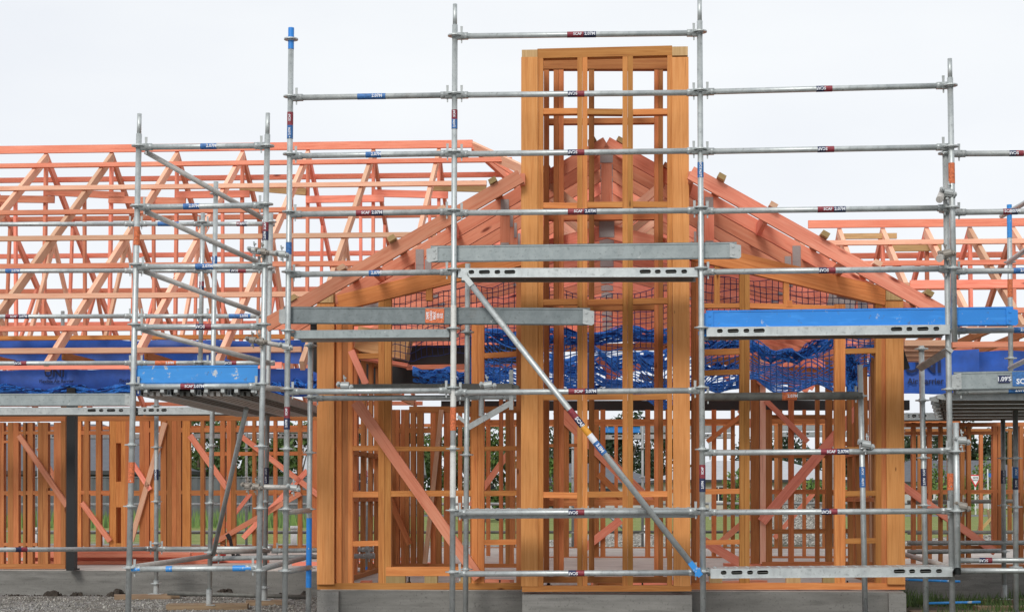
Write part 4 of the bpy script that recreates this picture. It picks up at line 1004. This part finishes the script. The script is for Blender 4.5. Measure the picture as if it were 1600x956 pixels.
# ================================================================== right return scaffold
rs = empty('scaffold', P(1560, 985, 14.5), 'scaffold at the right edge with ribbed deck and blue topped pole', 'scaffold', 'tube scaffolds')
for y1, y2, st in ((240.5, 239, [(1577, 1599, 'short')]), (332, 329, [(1567, 1590, 'long')]), (424, 422, [(1583, 1610, 'blue')]), (517, 514, [(1584, 1610, 'blue')])):
    rail(rs, 1494, y1, 1700, y2, DS + .2, st=st, m='galvd')
pole(rs, 1577, 320, 1580, 640, 16.5, (332, 410, 560), m='galv', paint=[(320, 372, 'bluew')], stick=[(437, 465, ('orange_st',))])
pole(rs, 1567, 650, 1569, 935, 17.2, (716, 790, 862), m='galvd', foot=True, stick=[(735, 756, ('navy',))]); pole(rs, 1586.5, 640, 1587.5, 985, 15.2, (716, 792, 886), m='galv', stick=[(730, 765, ('lblue', 'navy'))], paint=[(800, 830, 'galvd')])
pole(rs, 1640, 90, 1646, 1000, 14.0, (240, 330, 423, 515, 608), m='galv')
for x1, y1, x2, y2, D1, D2 in ((1575, 410, 1625, 375, 16, 13.5), (1578, 575, 1640, 545, 16, 13.5), (1565, 338, 1640, 295, 16, 13.5)):
    rail(rs, x1, y1, x2, y2, D1, D2, heads=(0, 0), name='diagonal_brace', r=.024)
for x1, y1, x2, y2, D1, D2, m in ((1500, 875, 1720, 875, 14.6, 14.6, 'galv'), (1500, 891, 1720, 891, 13.7, 13.7, 'galv'), (1418, 848, 1720, 847, 17.2, 17.2, 'galvd'), (1418, 862, 1565, 860, 17.4, 17.4, 'galvd'), (1418, 832, 1720, 830, 22, 22, 'steel_shade'), (1418, 784, 1700, 782, 20, 20, 'steel_shade'), (1415, 866, 1492, 888, 16.5, 13.6, 'worn')):
    rail(rs, x1, y1, x2, y2, D1, D2, m=m, heads=(0, 0), st=[(1530, 1550, 'short')] if y1 == 875 else ())
rail(rs, 1497, 611, 1700, 608, DS + .1, m='galv', st=[(1575, 1602, 'blue')])
def size_tag(root, p, q, ax, up, h):
    L = (q - p).length
    s = MB(); c0 = p + ax * L * .38 - up * h * .45; s.beam(c0 - ax * .055 - NRM * .009, c0 + ax * .04 - NRM * .009, h * .42, .003); add_text(s, "1.09'S", c0 - ax * .008, ax, up, -NRM, .05, 2, lift=.012)
    c1 = c0 + ax * .16; s.beam(c1 - ax * .1 - NRM * .009, c1 + ax * .13 - NRM * .009, h * .8, .003, 1); add_text(s, 'SCAF', c1 - up * h * .15, ax, up, -NRM, .06, 2, lift=.012)
    s.build('sticker', ['navy', 'lblue', 'text'], root, fix=False)
toe_board(1490, 581, 1700, 577, 28, DS + .06, 'board', 'grey toe board with navy size sticker at the right edge', ends=(1, 0), extra=size_tag)
for k in range(6):
    D = 13.6 + k * .62; p = Q(X_of(1490, DS) + .17 * k * .62 / .8 * 1.3, D, P(1490, 611, DS).z); q = p + AX * 2.1
    plank(p, q, .5, holes=False, mats=('galvd', 'galvd', 'steel_shade'), h=.055, label=('nearest', 'second', 'third', 'fourth', 'fifth', 'farthest')[k] + ' ribbed plank of the deck at the right edge')
plank(P(1412, 645, 18.0), P(1560, 644, 18.0), .3, label='slotted grey plank beyond the right corner post', mats=('galvd', 'galvd', 'steel_shade'))
for x1, y1, x2, y2 in ((1414, 886, 1492, 890), (1414, 905, 1500, 908), (1446, 942, 1532, 940)):
    rail(rs, x1, y1, x2, y2, 15.4, m='bluew', r=.012, heads=(0, 0), name='blue_stay')
# ================================================================== scaffold behind the house
back = empty('scaffold', P(1020, 850, 28.6), 'distant scaffold behind the house with grey and blue boards', 'scaffold', 'tube scaffolds')
DK = 28.6
for y, m in ((830, 'steel_shade'), (786, 'galvd')): rail(back, 20, y + 2, 1500, y, DK, m=m, heads=(0, 0), r=.026)
for px in (60, 186, 385, 1004, 1303, 1470, 895, 656): pole(back, px, 655, px, 858, DK, (700, 745, 790, 832), m='galvd', r=.024)
rail(back, 945, 800, 985, 835, DK - .2, m='galvd', heads=(0, 0), name='diagonal_brace')
toe_board(945, 667, 1000, 667, 9, DK, 'bluew', 'short blue board far behind the chimney opening', ends=(0, 0)); toe_board(1000, 663, 1145, 662, 13, DK, 'board', 'distant grey board behind the middle of the house', ends=(0, 0))
plank(P(945, 679, DK), P(1145, 677, DK), .3, label='distant slotted plank behind the chimney studs', mats=('galvd', 'galvd', 'steel_shade'))
plank(P(1205, 675, DK), P(1500, 673, DK), .3, label='distant slotted plank behind the right bay window opening', mats=('board', 'galvd', 'steel_shade'))
toe_board(1205, 660, 1500, 659, 13, DK, 'board', 'distant grey board behind the right bay window opening', ends=(0, 0))
toe_board(0, 668, 520, 668, 8, DK, 'board', 'distant grey board behind the left wing studs', ends=(0, 0))
plank(P(0, 678, DK), P(520, 677, DK), .3, label='distant slotted plank behind the left wing studs', mats=('galvd', 'galvd', 'steel_shade'))

# ================================================================== loose things on and round the slab
LZ = SLAB + .005
def lay(x1, D1, x2, D2, lvl, m, label, w_=.045, d_=.14):
    a, b = X_of(x1, D1), X_of(x2, D2); z = LZ + .0225 + .046 * lvl
    return tag(MB().beam(Q(a, D1, z), Q(b, D2, z), w_, d_).build('loose_timber', m), label, 'timber', 'loose timbers on the slab')
lay(0, 19.6, 330, 20.0, 0, 'pink', 'long pink timber lying on the left slab, bottom of its pile'); lay(40, 19.7, 340, 20.1, 1, 'pink', 'long pink timber on top of the left slab pile')
lay(-60, 19.5, 300, 19.85, 2, 'pink', 'pink timber third up in the left slab pile', .045, .2); lay(150, 20.1, 345, 20.2, 2, 'pink', 'pink timber laid across the back of the left slab pile'); lay(10, 19.55, 250, 19.8, 3, 'pink', 'short pink board capping the left slab pile'); lay(-40, 19.3, 70, 19.5, 0, 'pink', 'short pink timber at the left edge of the slab'); lay(130, 20.4, 420, 20.3, 0, 'pink', 'pink timber lying behind the left slab pile')
lay(460, 19.6, 690, 19.4, 0, 'pink', 'pink timber on the slab inside the left of the room'); lay(560, 20.0, 660, 19.9, 1, 'pink', 'pink timber topmost of the pile inside the room'); lay(600, 19.2, 725, 19.0, 0, 'pink', 'pink timber in front of the pile inside the room')
lay(925, 15.3, 1070, 15.5, 0, 'pink', 'pink timber lying on the floor behind the chimney foot'); lay(760, 15.6, 800, 15.5, 0, 'pink', 'red offcut on the floor left of the chimney', .045, .1); lay(565, 15.4, 582, 15.4, 0, 'pink', 'small red offcut inside the left corner post', .03, .08)
lay(1100, 15.2, 1190, 15.6, 0, 'pink', 'pink timber on the floor right of the chimney'); lay(1130, 19.5, 1300, 19.6, 0, 'pink', 'pink timber lying below the right window opening')
lay(930, 15.0, 980, 15.1, 0, 'amber', 'orange offcut on the floor between the chimney studs')
def pad(px, D, label, sx=.9, sy=.22, z=.05, rot=.1):
    c0 = Vector((X_of(px, D), D - T * X_of(px, D), z / 2)); d = Vector((math.cos(rot), math.sin(rot), 0))
    mb = MB(); mb.beam(c0 - d * sx / 2, c0 + d * sx / 2, z, sy); return tag(mb.build('timber_pad', 'old'), label, 'timber pad', 'sole boards under the scaffold poles')
pad(327, 15.95, 'pale board under the foot of the pole at the left tower', .8, .25, .055); pad(232, 17.5, 'weathered board lying against the left foundation', .7, .2, .05, .25); pad(417, 16.6, 'short board under the dull pole by the left corner', .4, .2, .05)
pad(1520, 15.4, 'long weathered board on the soil at the right', 1.2, .2, .05, -.1); pad(1569, 17.2, 'weathered board under a pole at the far right', .5, .2, .05); pad(1590, 16.2, 'pale plank lying on weeds at the right edge', .9, .16, .05, .05)
# bucket, tools, pipes
c0 = Q(X_of(345, 20.6), 20.6, SLAB + .005)
bk = empty('bucket', c0, 'small red bucket standing on the slab by the left pole', 'bucket')
q = MB(); q.tube(c0, c0 + UP * .17, .07, 16, r2=.09, cap=False); q.tube(c0, c0 + UP * .004, .07, 16); q.tube(c0 + UP * .155, c0 + UP * .172, .095, 16, cap=False); q.build('tub', 'bucket', bk, smooth=True)
q = MB()
for k in range(10):
    f = lambda i: c0 + UP * (.17 + .07 * math.sin(math.pi * i / 10)) + AX * .09 * math.cos(math.pi * i / 10)
    q.tube(f(k), f(k + 1), .004, 6, cap=False)
q.build('handle', 'black', bk)
c0 = Q(X_of(368, 20.5), 20.5, SLAB + .005)
q = MB(); q.tube(c0, c0 + UP * .3 - AX * .06, .022, 8); q.beam(c0 + UP * .3 - AX * .06, c0 + UP * .36 - AX * .1, .05, .04); q.beam(c0 + UP * .03, c0 + UP * .1 + AX * .06, .05, .08); tag(q.build('hand_tool', 'rubber'), 'black handled tool leaning beside the red bucket', 'tool')
for px, D, h, lb in ((460, 30.2, .55, 'tall white capped pipe stub beyond the left wing slab'), (412, 30.6, .5, 'white pipe stub just left of the tall one'), (160, 31, .45, 'white pipe stub behind the boxed stud of the left wing'), (57, 31, .5, 'white pipe stub seen through the leftmost studs'), (833 + 175, 34, .5, 'white marker stub behind the right side of the chimney')):
    X = X_of(px, D); g0 = Q(X, D, 0)
    q = MB(); q.tube(g0, g0 + UP * h, .06, 14); q.tube(g0 + UP * (h - .05), g0 + UP * (h + .02), .072, 14); tag(q.build('pipe_stub', 'white', smooth=True), lb, 'pipe', 'white drain pipe stubs')
# starter bolts on the slab
for px, D in ((781, 14.9), (1003, 14.9), (1162, 14.95), (1322, 14.95), (857, 15.2), (640, 15.4)):
    g0 = Q(X_of(px, D), D, SLAB); q = MB(); q.tube(g0, g0 + UP * .08, .008, 8); q.tube(g0 + UP * .02, g0 + UP * .035, .02, 6); q.box(g0 + UP * .012, .06, .06, .012)
    tag(q.build('anchor_bolt', 'black'), 'black anchor bolt sticking up from the floor slab edge', 'bolt', 'anchor bolts on the slab')

# ================================================================== beyond the house
def heap(cx, cy, rx, ry, h, name, label, n=44):
    mb = MB(); rings = 12
    for i in range(rings + 1):
        for k in range(n):
            a = 2 * math.pi * k / n; rr = i / rings
            nn = noise.noise(Vector((math.cos(a) * rr * 3, math.sin(a) * rr * 3, cx)))
            z = h * (1 - rr) ** .85 * (1 + .3 * nn) + (.06 * noise.noise(Vector((a * 6, rr * 14, 2))) if rr < 1 else 0)
            mb.v.append(Vector((cx + rx * rr * math.cos(a) * (1 + .15 * nn), cy + ry * rr * math.sin(a) * (1 + .15 * nn), z if i < rings else -.05)))
    for i in range(rings):
        for k in range(n):
            k2 = (k + 1) % n; mb.face((i * n + k, (i + 1) * n + k, (i + 1) * n + k2, i * n + k2), [(0, 0)] * 4)
    for _ in range(1500):                   # loose stones
        a = random.random() * 6.283; rr = random.random() ** .5 * 1.1
        x, y = cx + rx * rr * math.cos(a), cy + ry * rr * math.sin(a); z = max(h * (1 - rr), 0) ; s = random.uniform(.012, .045)
        mb.tube(Vector((x, y, z - s)), Vector((x + s * .4, y, z + s * .8)), s, 5, r2=s * .5)
    return tag(mb.build(name, 'stone', fix=False), label, 'gravel heap', 'gravel heaps')
heap(7.1, 39, 1.15, 1.6, 1.3, 'gravel_heap', 'tall grey gravel heap seen through the right window opening')
heap(2.6, 36, 2.6, .9, .3, 'gravel_heap', 'low stony mound behind the middle of the slab')
heap(11.5, 36, 4.5, .8, .3, 'gravel_heap', 'low spread of stones behind the right bay')
# paths of pale aggregate
def flat_area(name, pts, z, m): tag(MB().poly([Vector((x, y, z)) for x, y in pts]).build(name, m, org=Vector((0, 0, z))), kind='structure')
flat_area('footpath', [(-60, 52), (60, 49), (60, 51), (-60, 54)], .006, 'pier')
flat_area('road', [(-200, 92), (200, 88), (200, 96), (-200, 100)], .006, 'roofd')
def fence_corr(x0, x1, Y, h, label):
    n = int((x1 - x0) / .09); mb = MB()
    prof = [(x0 + (x1 - x0) * i / n, Y + (.018 if i % 3 == 0 else -.012)) for i in range(n + 1)]
    for i in range(n):
        (xa, ya), (xb, yb) = prof[i], prof[i + 1]
        j = len(mb.v); mb.v += [Vector((xa, ya, .05)), Vector((xb, yb, .05)), Vector((xb, yb, h)), Vector((xa, ya, h)), Vector((xa, ya + .01, .05)), Vector((xb, yb + .01, .05)), Vector((xb, yb + .01, h)), Vector((xa, ya + .01, h))]
        mb.face((j, j + 1, j + 2, j + 3), [(0, 0)] * 4); mb.face((j + 7, j + 6, j + 5, j + 4), [(0, 0)] * 4)
    f = empty('metal_fence', Vector(((x0 + x1) / 2, Y, 0)), label, 'fence')
    mb.build('fence_panel', 'corr', f, fix=False)
    MB().beam(Vector((x0, Y, h + .02)), Vector((x1, Y, h + .02)), .05, .07, side=Vector((0, 1, 0))).build('top_rail', 'corr', f)
    k = x0
    while k <= x1 + .01:
        MB().beam(Vector((k, Y - .04, 0)), Vector((k, Y - .04, h + .03)), .06, .06, side=Vector((0, 1, 0))).build('fence_post', 'corr', f); k += 2.4
fence_corr(-27, -7.4, 62, 1.85, 'grey corrugated metal fence behind the left wing studs')
fence_corr(16, 25, 112, 1.5, 'low grey slatted fence beside the cream house')
def house(cx, Y, wx, dy, hw, hr, wall, roof, label, wins=(), hip=True, ov=.5):
    r = empty('bungalow', Vector((cx, Y, 0)), label, 'house', 'houses beyond the building site')
    x0, x1, y0, y1 = cx - wx / 2, cx + wx / 2, Y, Y + dy
    MB().prism([Vector((x0, y0, 0)), Vector((x1, y0, 0)), Vector((x1, y1, 0)), Vector((x0, y1, 0))], Vector((0, 0, hw))).build('wall', wall, r)
    a, b, c_, d = Vector((x0 - ov, y0 - ov, hw)), Vector((x1 + ov, y0 - ov, hw)), Vector((x1 + ov, y1 + ov, hw)), Vector((x0 - ov, y1 + ov, hw))
    ins = dy / 2 if hip else 0
    e, f = Vector((x0 - ov + ins, (y0 + y1) / 2, hw + hr)), Vector((x1 + ov - ins, (y0 + y1) / 2, hw + hr))
    m = MB(); m.v = [a, b, c_, d, e, f]
    m.face((0, 1, 5, 4), [(0, 0)] * 4); m.face((1, 2, 5), [(0, 0)] * 3); m.face((2, 3, 4, 5), [(0, 0)] * 4); m.face((3, 0, 4), [(0, 0)] * 3); m.face((3, 2, 1, 0), [(0, 0)] * 4)
    ro = m.build('roof', roof, r)
    m = MB()
    for p, q in ((a, b), (b, c_), (c_, d), (d, a)): m.beam(p - UP * .1, q - UP * .1, .2, .06, side=(q - p).cross(UP).normalized())
    m.build('gutter', 'trim', ro)
    for (wx_, wz, ww, wh) in wins:
        cw = Vector((cx + wx_, y0 - .02, wz)); s = Vector((0, 1, 0))
        fr = MB(); 
        for p, q, t in ((cw + Vector((-ww / 2, 0, -wh / 2)), cw + Vector((ww / 2, 0, -wh / 2)), .1), (cw + Vector((-ww / 2, 0, wh / 2)), cw + Vector((ww / 2, 0, wh / 2)), .1), (cw + Vector((-ww / 2, 0, -wh / 2 + .05)), cw + Vector((-ww / 2, 0, wh / 2 - .05)), .1), (cw + Vector((ww / 2, 0, -wh / 2 + .05)), cw + Vector((ww / 2, 0, wh / 2 - .05)), .1), (cw + Vector((0, .005, -wh / 2 + .05)), cw + Vector((0, .005, wh / 2 - .05)), .07)):
            fr.beam(p, q, t, .08, side=s)
        wo_ = fr.build('window', 'white', r)
        MB().beam(cw + Vector((-ww / 2 + .05, .015, 0)), cw + Vector((ww / 2 - .05, .015, 0)), wh - .1, .02, side=s).build('pane', 'glass', wo_)
house(18.0, 118, 13.5, 9, 2.35, 1.5, 'cream', 'roofl', 'cream bungalow with pale roof seen behind the right bay', [(-2.8, 1.3, .9, 1.1), (.4, 1.5, 1.6, .8), (4.2, 1.4, 2, 1.2)])
house(-24.5, 80, 16, 12, 2.4, 2.6, 'trim', 'roofd', 'dark house with broad dark grey roof behind the left wing', [(2, 1.4, 1.6, 1.1)])
house(-10.6, 96, 9, 8, 2.5, 1.9, 'grey_wall', 'roofl', 'pale gabled house above the hedge behind the left wing', [(1.2, 1.5, 1.5, 1.1)], hip=False)
house(7.6, 150, 12, 9, 2.4, 1.9, 'grey_wall', 'roofd', 'distant house with grey hipped roof between the chimney studs', [(1, 1.4, 1.8, 1.1)])
house(42.5, 150, 17, 10, 2.5, 2.1, 'grey_wall', 'roofd', 'bungalow with mid grey roof beyond the give way sign', [(-4, 1.4, 2, 1.2), (3, 1.4, 2, 1.2)])
def tree(cx, cy, h, cr, m, label, low=.15, n=1500, leaf=.3, shape=1.0, name='broadleaf_tree', cat='tree', grp='trees beyond the site'):
    r = empty(name, Vector((cx, cy, 0)), label, cat, grp)
    tk = MB(); tk.tube(Vector((cx, cy, -.1)), Vector((cx, cy, h * .55)), cr * .07 + .05, 8, r2=cr * .03 + .02)
    tk.tube(Vector((cx, cy, h * .55)), Vector((cx + .1, cy, h * .9)), cr * .03 + .02, 6, r2=.02)
    cl = []
    for _ in range(int(16 + cr * 3)):
        a = random.random() * 6.283; zz = random.random(); rad = cr * (math.sin(math.pi * min(1, .12 + .88 * zz)) ** .6 if shape == 1 else (1.02 - zz)) * random.uniform(.35, .95)
        cl.append((Vector((cx + rad * math.cos(a), cy + rad * math.sin(a), h * (low + (1 - low) * zz))), cr * random.uniform(.22, .42), random.random()))
    for c0, rr, t in cl[:7]: tk.tube(Vector((cx, cy, h * random.uniform(.25, .5))), c0, cr * .03, 5, r2=.015)
    tk.build('trunk', 'bark', r)
    mb = MB()
    for _ in range(n):
        c0, rr, t = random.choice(cl); d = Vector((random.gauss(0, 1), random.gauss(0, 1), random.gauss(0, .8))).normalized() * rr * random.random() ** .4
        p = c0 + d; p.z = max(p.z, .05)
        u_ = Vector((random.gauss(0, 1), random.gauss(0, 1), random.gauss(0, 1))).normalized(); w_ = u_.cross(Vector((random.gauss(0, 1), random.gauss(0, 1), random.gauss(0, 1)))).normalized()
        s = leaf * random.uniform(.5, 1.2); j = len(mb.v)
        mb.v += [p - u_ * s, p + w_ * s * .5, p + u_ * s, p - w_ * s * .5]
        mb.face((j, j + 1, j + 2, j + 3), [(0, 0)] * 4, 0, min(1, max(0, .6 * t + .4 * random.random())))
    mb.build('crown', m, r, fix=False)
for i, (px, d, h, cr, m, sh, lb) in enumerate((
    (985, 165, 9.0, 4.0, 'leaf_dark', 1, 'dark tree beyond the third chimney gap'), (890, 170, 8.6, 3.6, 'leaf_dark', 1, 'dark tree at left of the chimney background'), (935, 172, 8.2, 3.6, 'leaf_dark', 1, 'dark tree in the middle of the chimney background'), (1030, 175, 8.4, 4, 'leaf_dark', 1, 'dark tree right of the chimney studs'),
    (760, 70, 3.9, 1.5, 'leaf_mid', 1, 'bushy green tree beside the white vehicle'), (735, 110, 6.0, 2.4, 'leaf_dark', 1, 'dark tree left of the white vehicle'), (865, 100, 3.2, 1.4, 'leaf_bright', 1, 'bright shrub tree behind the chimney left post'), (650, 120, 6, 2.6, 'leaf_mid', 1, 'mid green tree behind the crowded room studs'),
    (1235, 185, 7.4, 4.2, 'leaf_dark', 1, 'dark tree above the cream bungalow roof'), (1300, 190, 7, 4, 'leaf_dark', 1, 'dark tree right above the cream bungalow'), (1170, 186, 7, 3.8, 'leaf_dark', 1, 'dark tree at left above the cream bungalow'),
    (1430, 160, 8.2, 3.8, 'leaf_dark', 1, 'dark tree just right of the right corner post'), (1500, 185, 8.8, 5, 'leaf_dark', 1, 'dark tree above the grey roof at right'), (1570, 185, 8.2, 5, 'leaf_dark', 1, 'dark tree nearest the right edge of the photo'), (1640, 180, 9, 5, 'leaf_dark', 1, 'dark tree cut by the right edge of the photo'),
    (310, 84, 5.4, 2.1, 'leaf_mid', 1, 'green tree above the fence left of the raking tube'), (362, 90, 4.9, 2.2, 'leaf_mid', 1, 'green tree above the fence at the raking tube'), (420, 86, 4.4, 1.9, 'leaf_mid', 1, 'green tree above the fence behind the tower poles'), (468, 92, 5.0, 2.0, 'leaf_mid', 1, 'green tree above the fence by the left corner post'), (545, 120, 6, 2.4, 'leaf_dark', 1, 'dark tree behind the left corner of the room'), (165, 120, 4.2, 2, 'leaf_dark', 1, 'dark tree at the dark house gable'))):
    tree((px - 800) / F * d, d, h, cr, M[m].name and m, lb, n=4200 if cr > 2.3 else 2600, leaf=.085 * cr ** .8 + .03)
for px, d, h, cr, lb in ((1262, 96, 1.9, 1.5, 'clipped bright hedge bush before the cream bungalow'), (1300, 97, 1.7, 1.2, 'bright bush right of the clipped hedge bush'), (1165, 95, 1.6, 1.0, 'small bright bush left of the gravel heap'), (1475, 100, 2.8, 1.7, 'bright bush left of the give way sign'), (1532, 118, 3.4, 2.2, 'tall bright bush behind the give way sign'), (1580, 110, 2.6, 1.6, 'bright bush near the right edge behind poles'), (1505, 104, 2.2, 1.3, 'small bright bush beside the sign post'), (1148, 100, 3.0, .8, 'slim young tree at left of the cream bungalow')):
    tree((px - 800) / F * d, d, h, cr, 'leaf_bright', lb, low=.05, n=1000, leaf=.15, name='garden_bush', cat='bush', grp='bushes by the road')
# tall grass by the fence
gb = MB()
for _ in range(2600):
    x, y = random.uniform(-24, -7), random.uniform(57, 61.8); hh = random.uniform(.2, .75); d = random.uniform(-.15, .15); j = len(gb.v)
    gb.v += [Vector((x - .03, y, 0)), Vector((x + .03, y, 0)), Vector((x + d, y + .05, hh))]; gb.face((j, j + 1, j + 2), [(0, 0)] * 3, 0, random.random())
tag(gb.build('tall_grass', 'leaf_bright', fix=False), 'tall bright grass along the foot of the grey metal fence', 'grass', kind='stuff')
wb = MB()
for _ in range(5200):
    x, y = random.uniform(3.75, 6.4), random.uniform(13.2, 18.0)
    if noise.noise(Vector((x * 1.1, y * .8, 3))) < -.02: continue
    hh = random.uniform(.03, .15); d = random.uniform(-.06, .06); j = len(wb.v)
    wb.v += [Vector((x - .008, y, 0)), Vector((x + .008, y, 0)), Vector((x + d, y + random.uniform(-.05, .05), hh))]; wb.face((j, j + 1, j + 2), [(0, 0)] * 3, 0, random.random())
tag(wb.build('weeds', 'leaf_mid', fix=False), 'low weeds growing on the bare soil at the right foundation', 'weeds', kind='stuff')
sb_ = MB()
for _ in range(9000):
    x, y = random.uniform(-6.5, -1.6), random.uniform(14.8, 18.1); s = random.uniform(.004, .012) * (1.6 if random.random() < .06 else 1)
    sb_.tube(Vector((x, y, -.004)), Vector((x + s * .5, y + s * .2, s * .9)), s, 5, r2=s * .55)
tag(sb_.build('gravel', 'stone', fix=False), 'loose grey gravel at the foot of the left scaffold poles', 'gravel', kind='stuff')
# give way sign, street sign, lamp pole, vehicle, timber profile
Y = 100; cx = (1523 - 800) / F * Y; cz = EYE + (775 - 748) / F * Y
g = empty('give_way_sign', Vector((cx, Y, 0)), 'triangular red and white give way sign on a white post', 'road sign')
MB().tube(Vector((cx, Y, 0)), Vector((cx, Y, cz + .3)), .05, 10).build('post', 'white', g)
tri = lambda s, y: [Vector((cx - s, y, cz + s * .58)), Vector((cx, y, cz - s * 1.15)), Vector((cx + s, y, cz + s * .58))]
MB().prism(tri(.46, Y - .07), Vector((0, .02, 0))).build('border', 'signr', g)
q = MB(); q.prism(tri(.33, Y - .078), Vector((0, .006, 0))); add_text(q, 'GIVE', Vector((cx, Y - .08, cz + .07)), Vector((1, 0, 0)), UP, Vector((0, -1, 0)), .16, 1); add_text(q, 'WAY', Vector((cx, Y - .08, cz - .08)), Vector((1, 0, 0)), UP, Vector((0, -1, 0)), .15, 1); q.build('sign_face', ['signw', 'trim'], g, fix=False)
Y = 104; cx = (1543 - 800) / F * Y; g = empty('street_sign', Vector((cx, Y, 0)), 'small blue street name sign on a thin white post right of the give way sign', 'road sign')
MB().tube(Vector((cx, Y, 0)), Vector((cx, Y, 2.9)), .04, 8).build('post', 'white', g); MB().beam(Vector((cx + .02, Y - .05, 2.5)), Vector((cx + .5, Y - .05, 2.5)), .25, .03, side=Vector((0, 1, 0))).build('blade', 'signb', g)
Y = 90; cx = (1438 - 800) / F * Y; g = empty('lamp_pole', Vector((cx, Y, 0)), 'white pole standing behind the studs beside the right corner post', 'pole')
MB().tube(Vector((cx, Y, 0)), Vector((cx, Y, 4.9)), .09, 12, r2=.07).build('shaft', 'white', g); MB().tube(Vector((cx, Y, 0)), Vector((cx, Y, .25)), .15, 12).build('base', 'white', g)
Y = 74; cx = (752 - 800) / F * Y
g = empty('parked_van', Vector((cx, Y, 0)), 'white vehicle with dark window half hidden behind the studs left of the chimney', 'van')
prof = [(-1.3, .35), (-1.35, 1.0), (-1.1, 1.5), (-.8, 1.85), (.3, 1.95), (.75, 1.75), (1.05, 1.2), (1.25, .95), (1.3, .35)]
MB().prism([Vector((cx + a, Y, b)) for a, b in prof], Vector((0, 1.7, 0))).build('body', 'carw', g)
MB().prism([Vector((cx + a, Y - .012, b)) for a, b in ((.15, 1.2), (.15, 1.75), (.55, 1.7), (.88, 1.2))], Vector((0, .02, 0))).build('window', 'glass', g)
MB().prism([Vector((cx + a, Y - .012, b)) for a, b in ((-1.0, 1.2), (-.75, 1.7), (.05, 1.76), (.05, 1.2))], Vector((0, .02, 0))).build('window', 'glass', g)
for dx in (-.8, .85): MB().tube(Vector((cx + dx, Y - .03, .33)), Vector((cx + dx, Y + .2, .33)), .33, 18).build('wheel', 'rubber', g)
Y = 46; cx = (1538 - 800) / F * Y
g = empty('timber_trestle', Vector((cx, Y, 0)), 'small dark wooden trestle standing on the grass at right', 'trestle')
for dx in (-.22, .22): MB().beam(Vector((cx + dx, Y, 0)), Vector((cx + dx * .35, Y, .75)), .07, .05, side=Vector((0, 1, 0))).build('leg', 'old', g)
MB().beam(Vector((cx - .2, Y - .06, .12)), Vector((cx + .2, Y - .06, .55)), .08, .04, side=Vector((0, 1, 0))).build('brace', 'raw', g); MB().beam(Vector((cx + .24, Y, 0)), Vector((cx + .24, Y, .85)), .06, .05, side=Vector((0, 1, 0))).build('leg', 'old', g)

cb = MB()
for _ in range(700):
    px = random.uniform(-20, 480); D = random.uniform(17.9, 18.12); k = max(0, noise.noise(Vector((px * .03, 3, 1)))) + .12
    g0 = Q(X_of(px, D), D, -.01); r_ = random.uniform(.01, .05) * k * 2.2
    cb.tube(g0, g0 + UP * r_ * 1.6 + AX * r_ * .4, r_ * 1.3, 5, r2=r_ * .5)
tag(cb.build('soil_clods', 'soil', fix=False), 'dark soil clods along the foot of the left foundation', 'soil', kind='stuff')
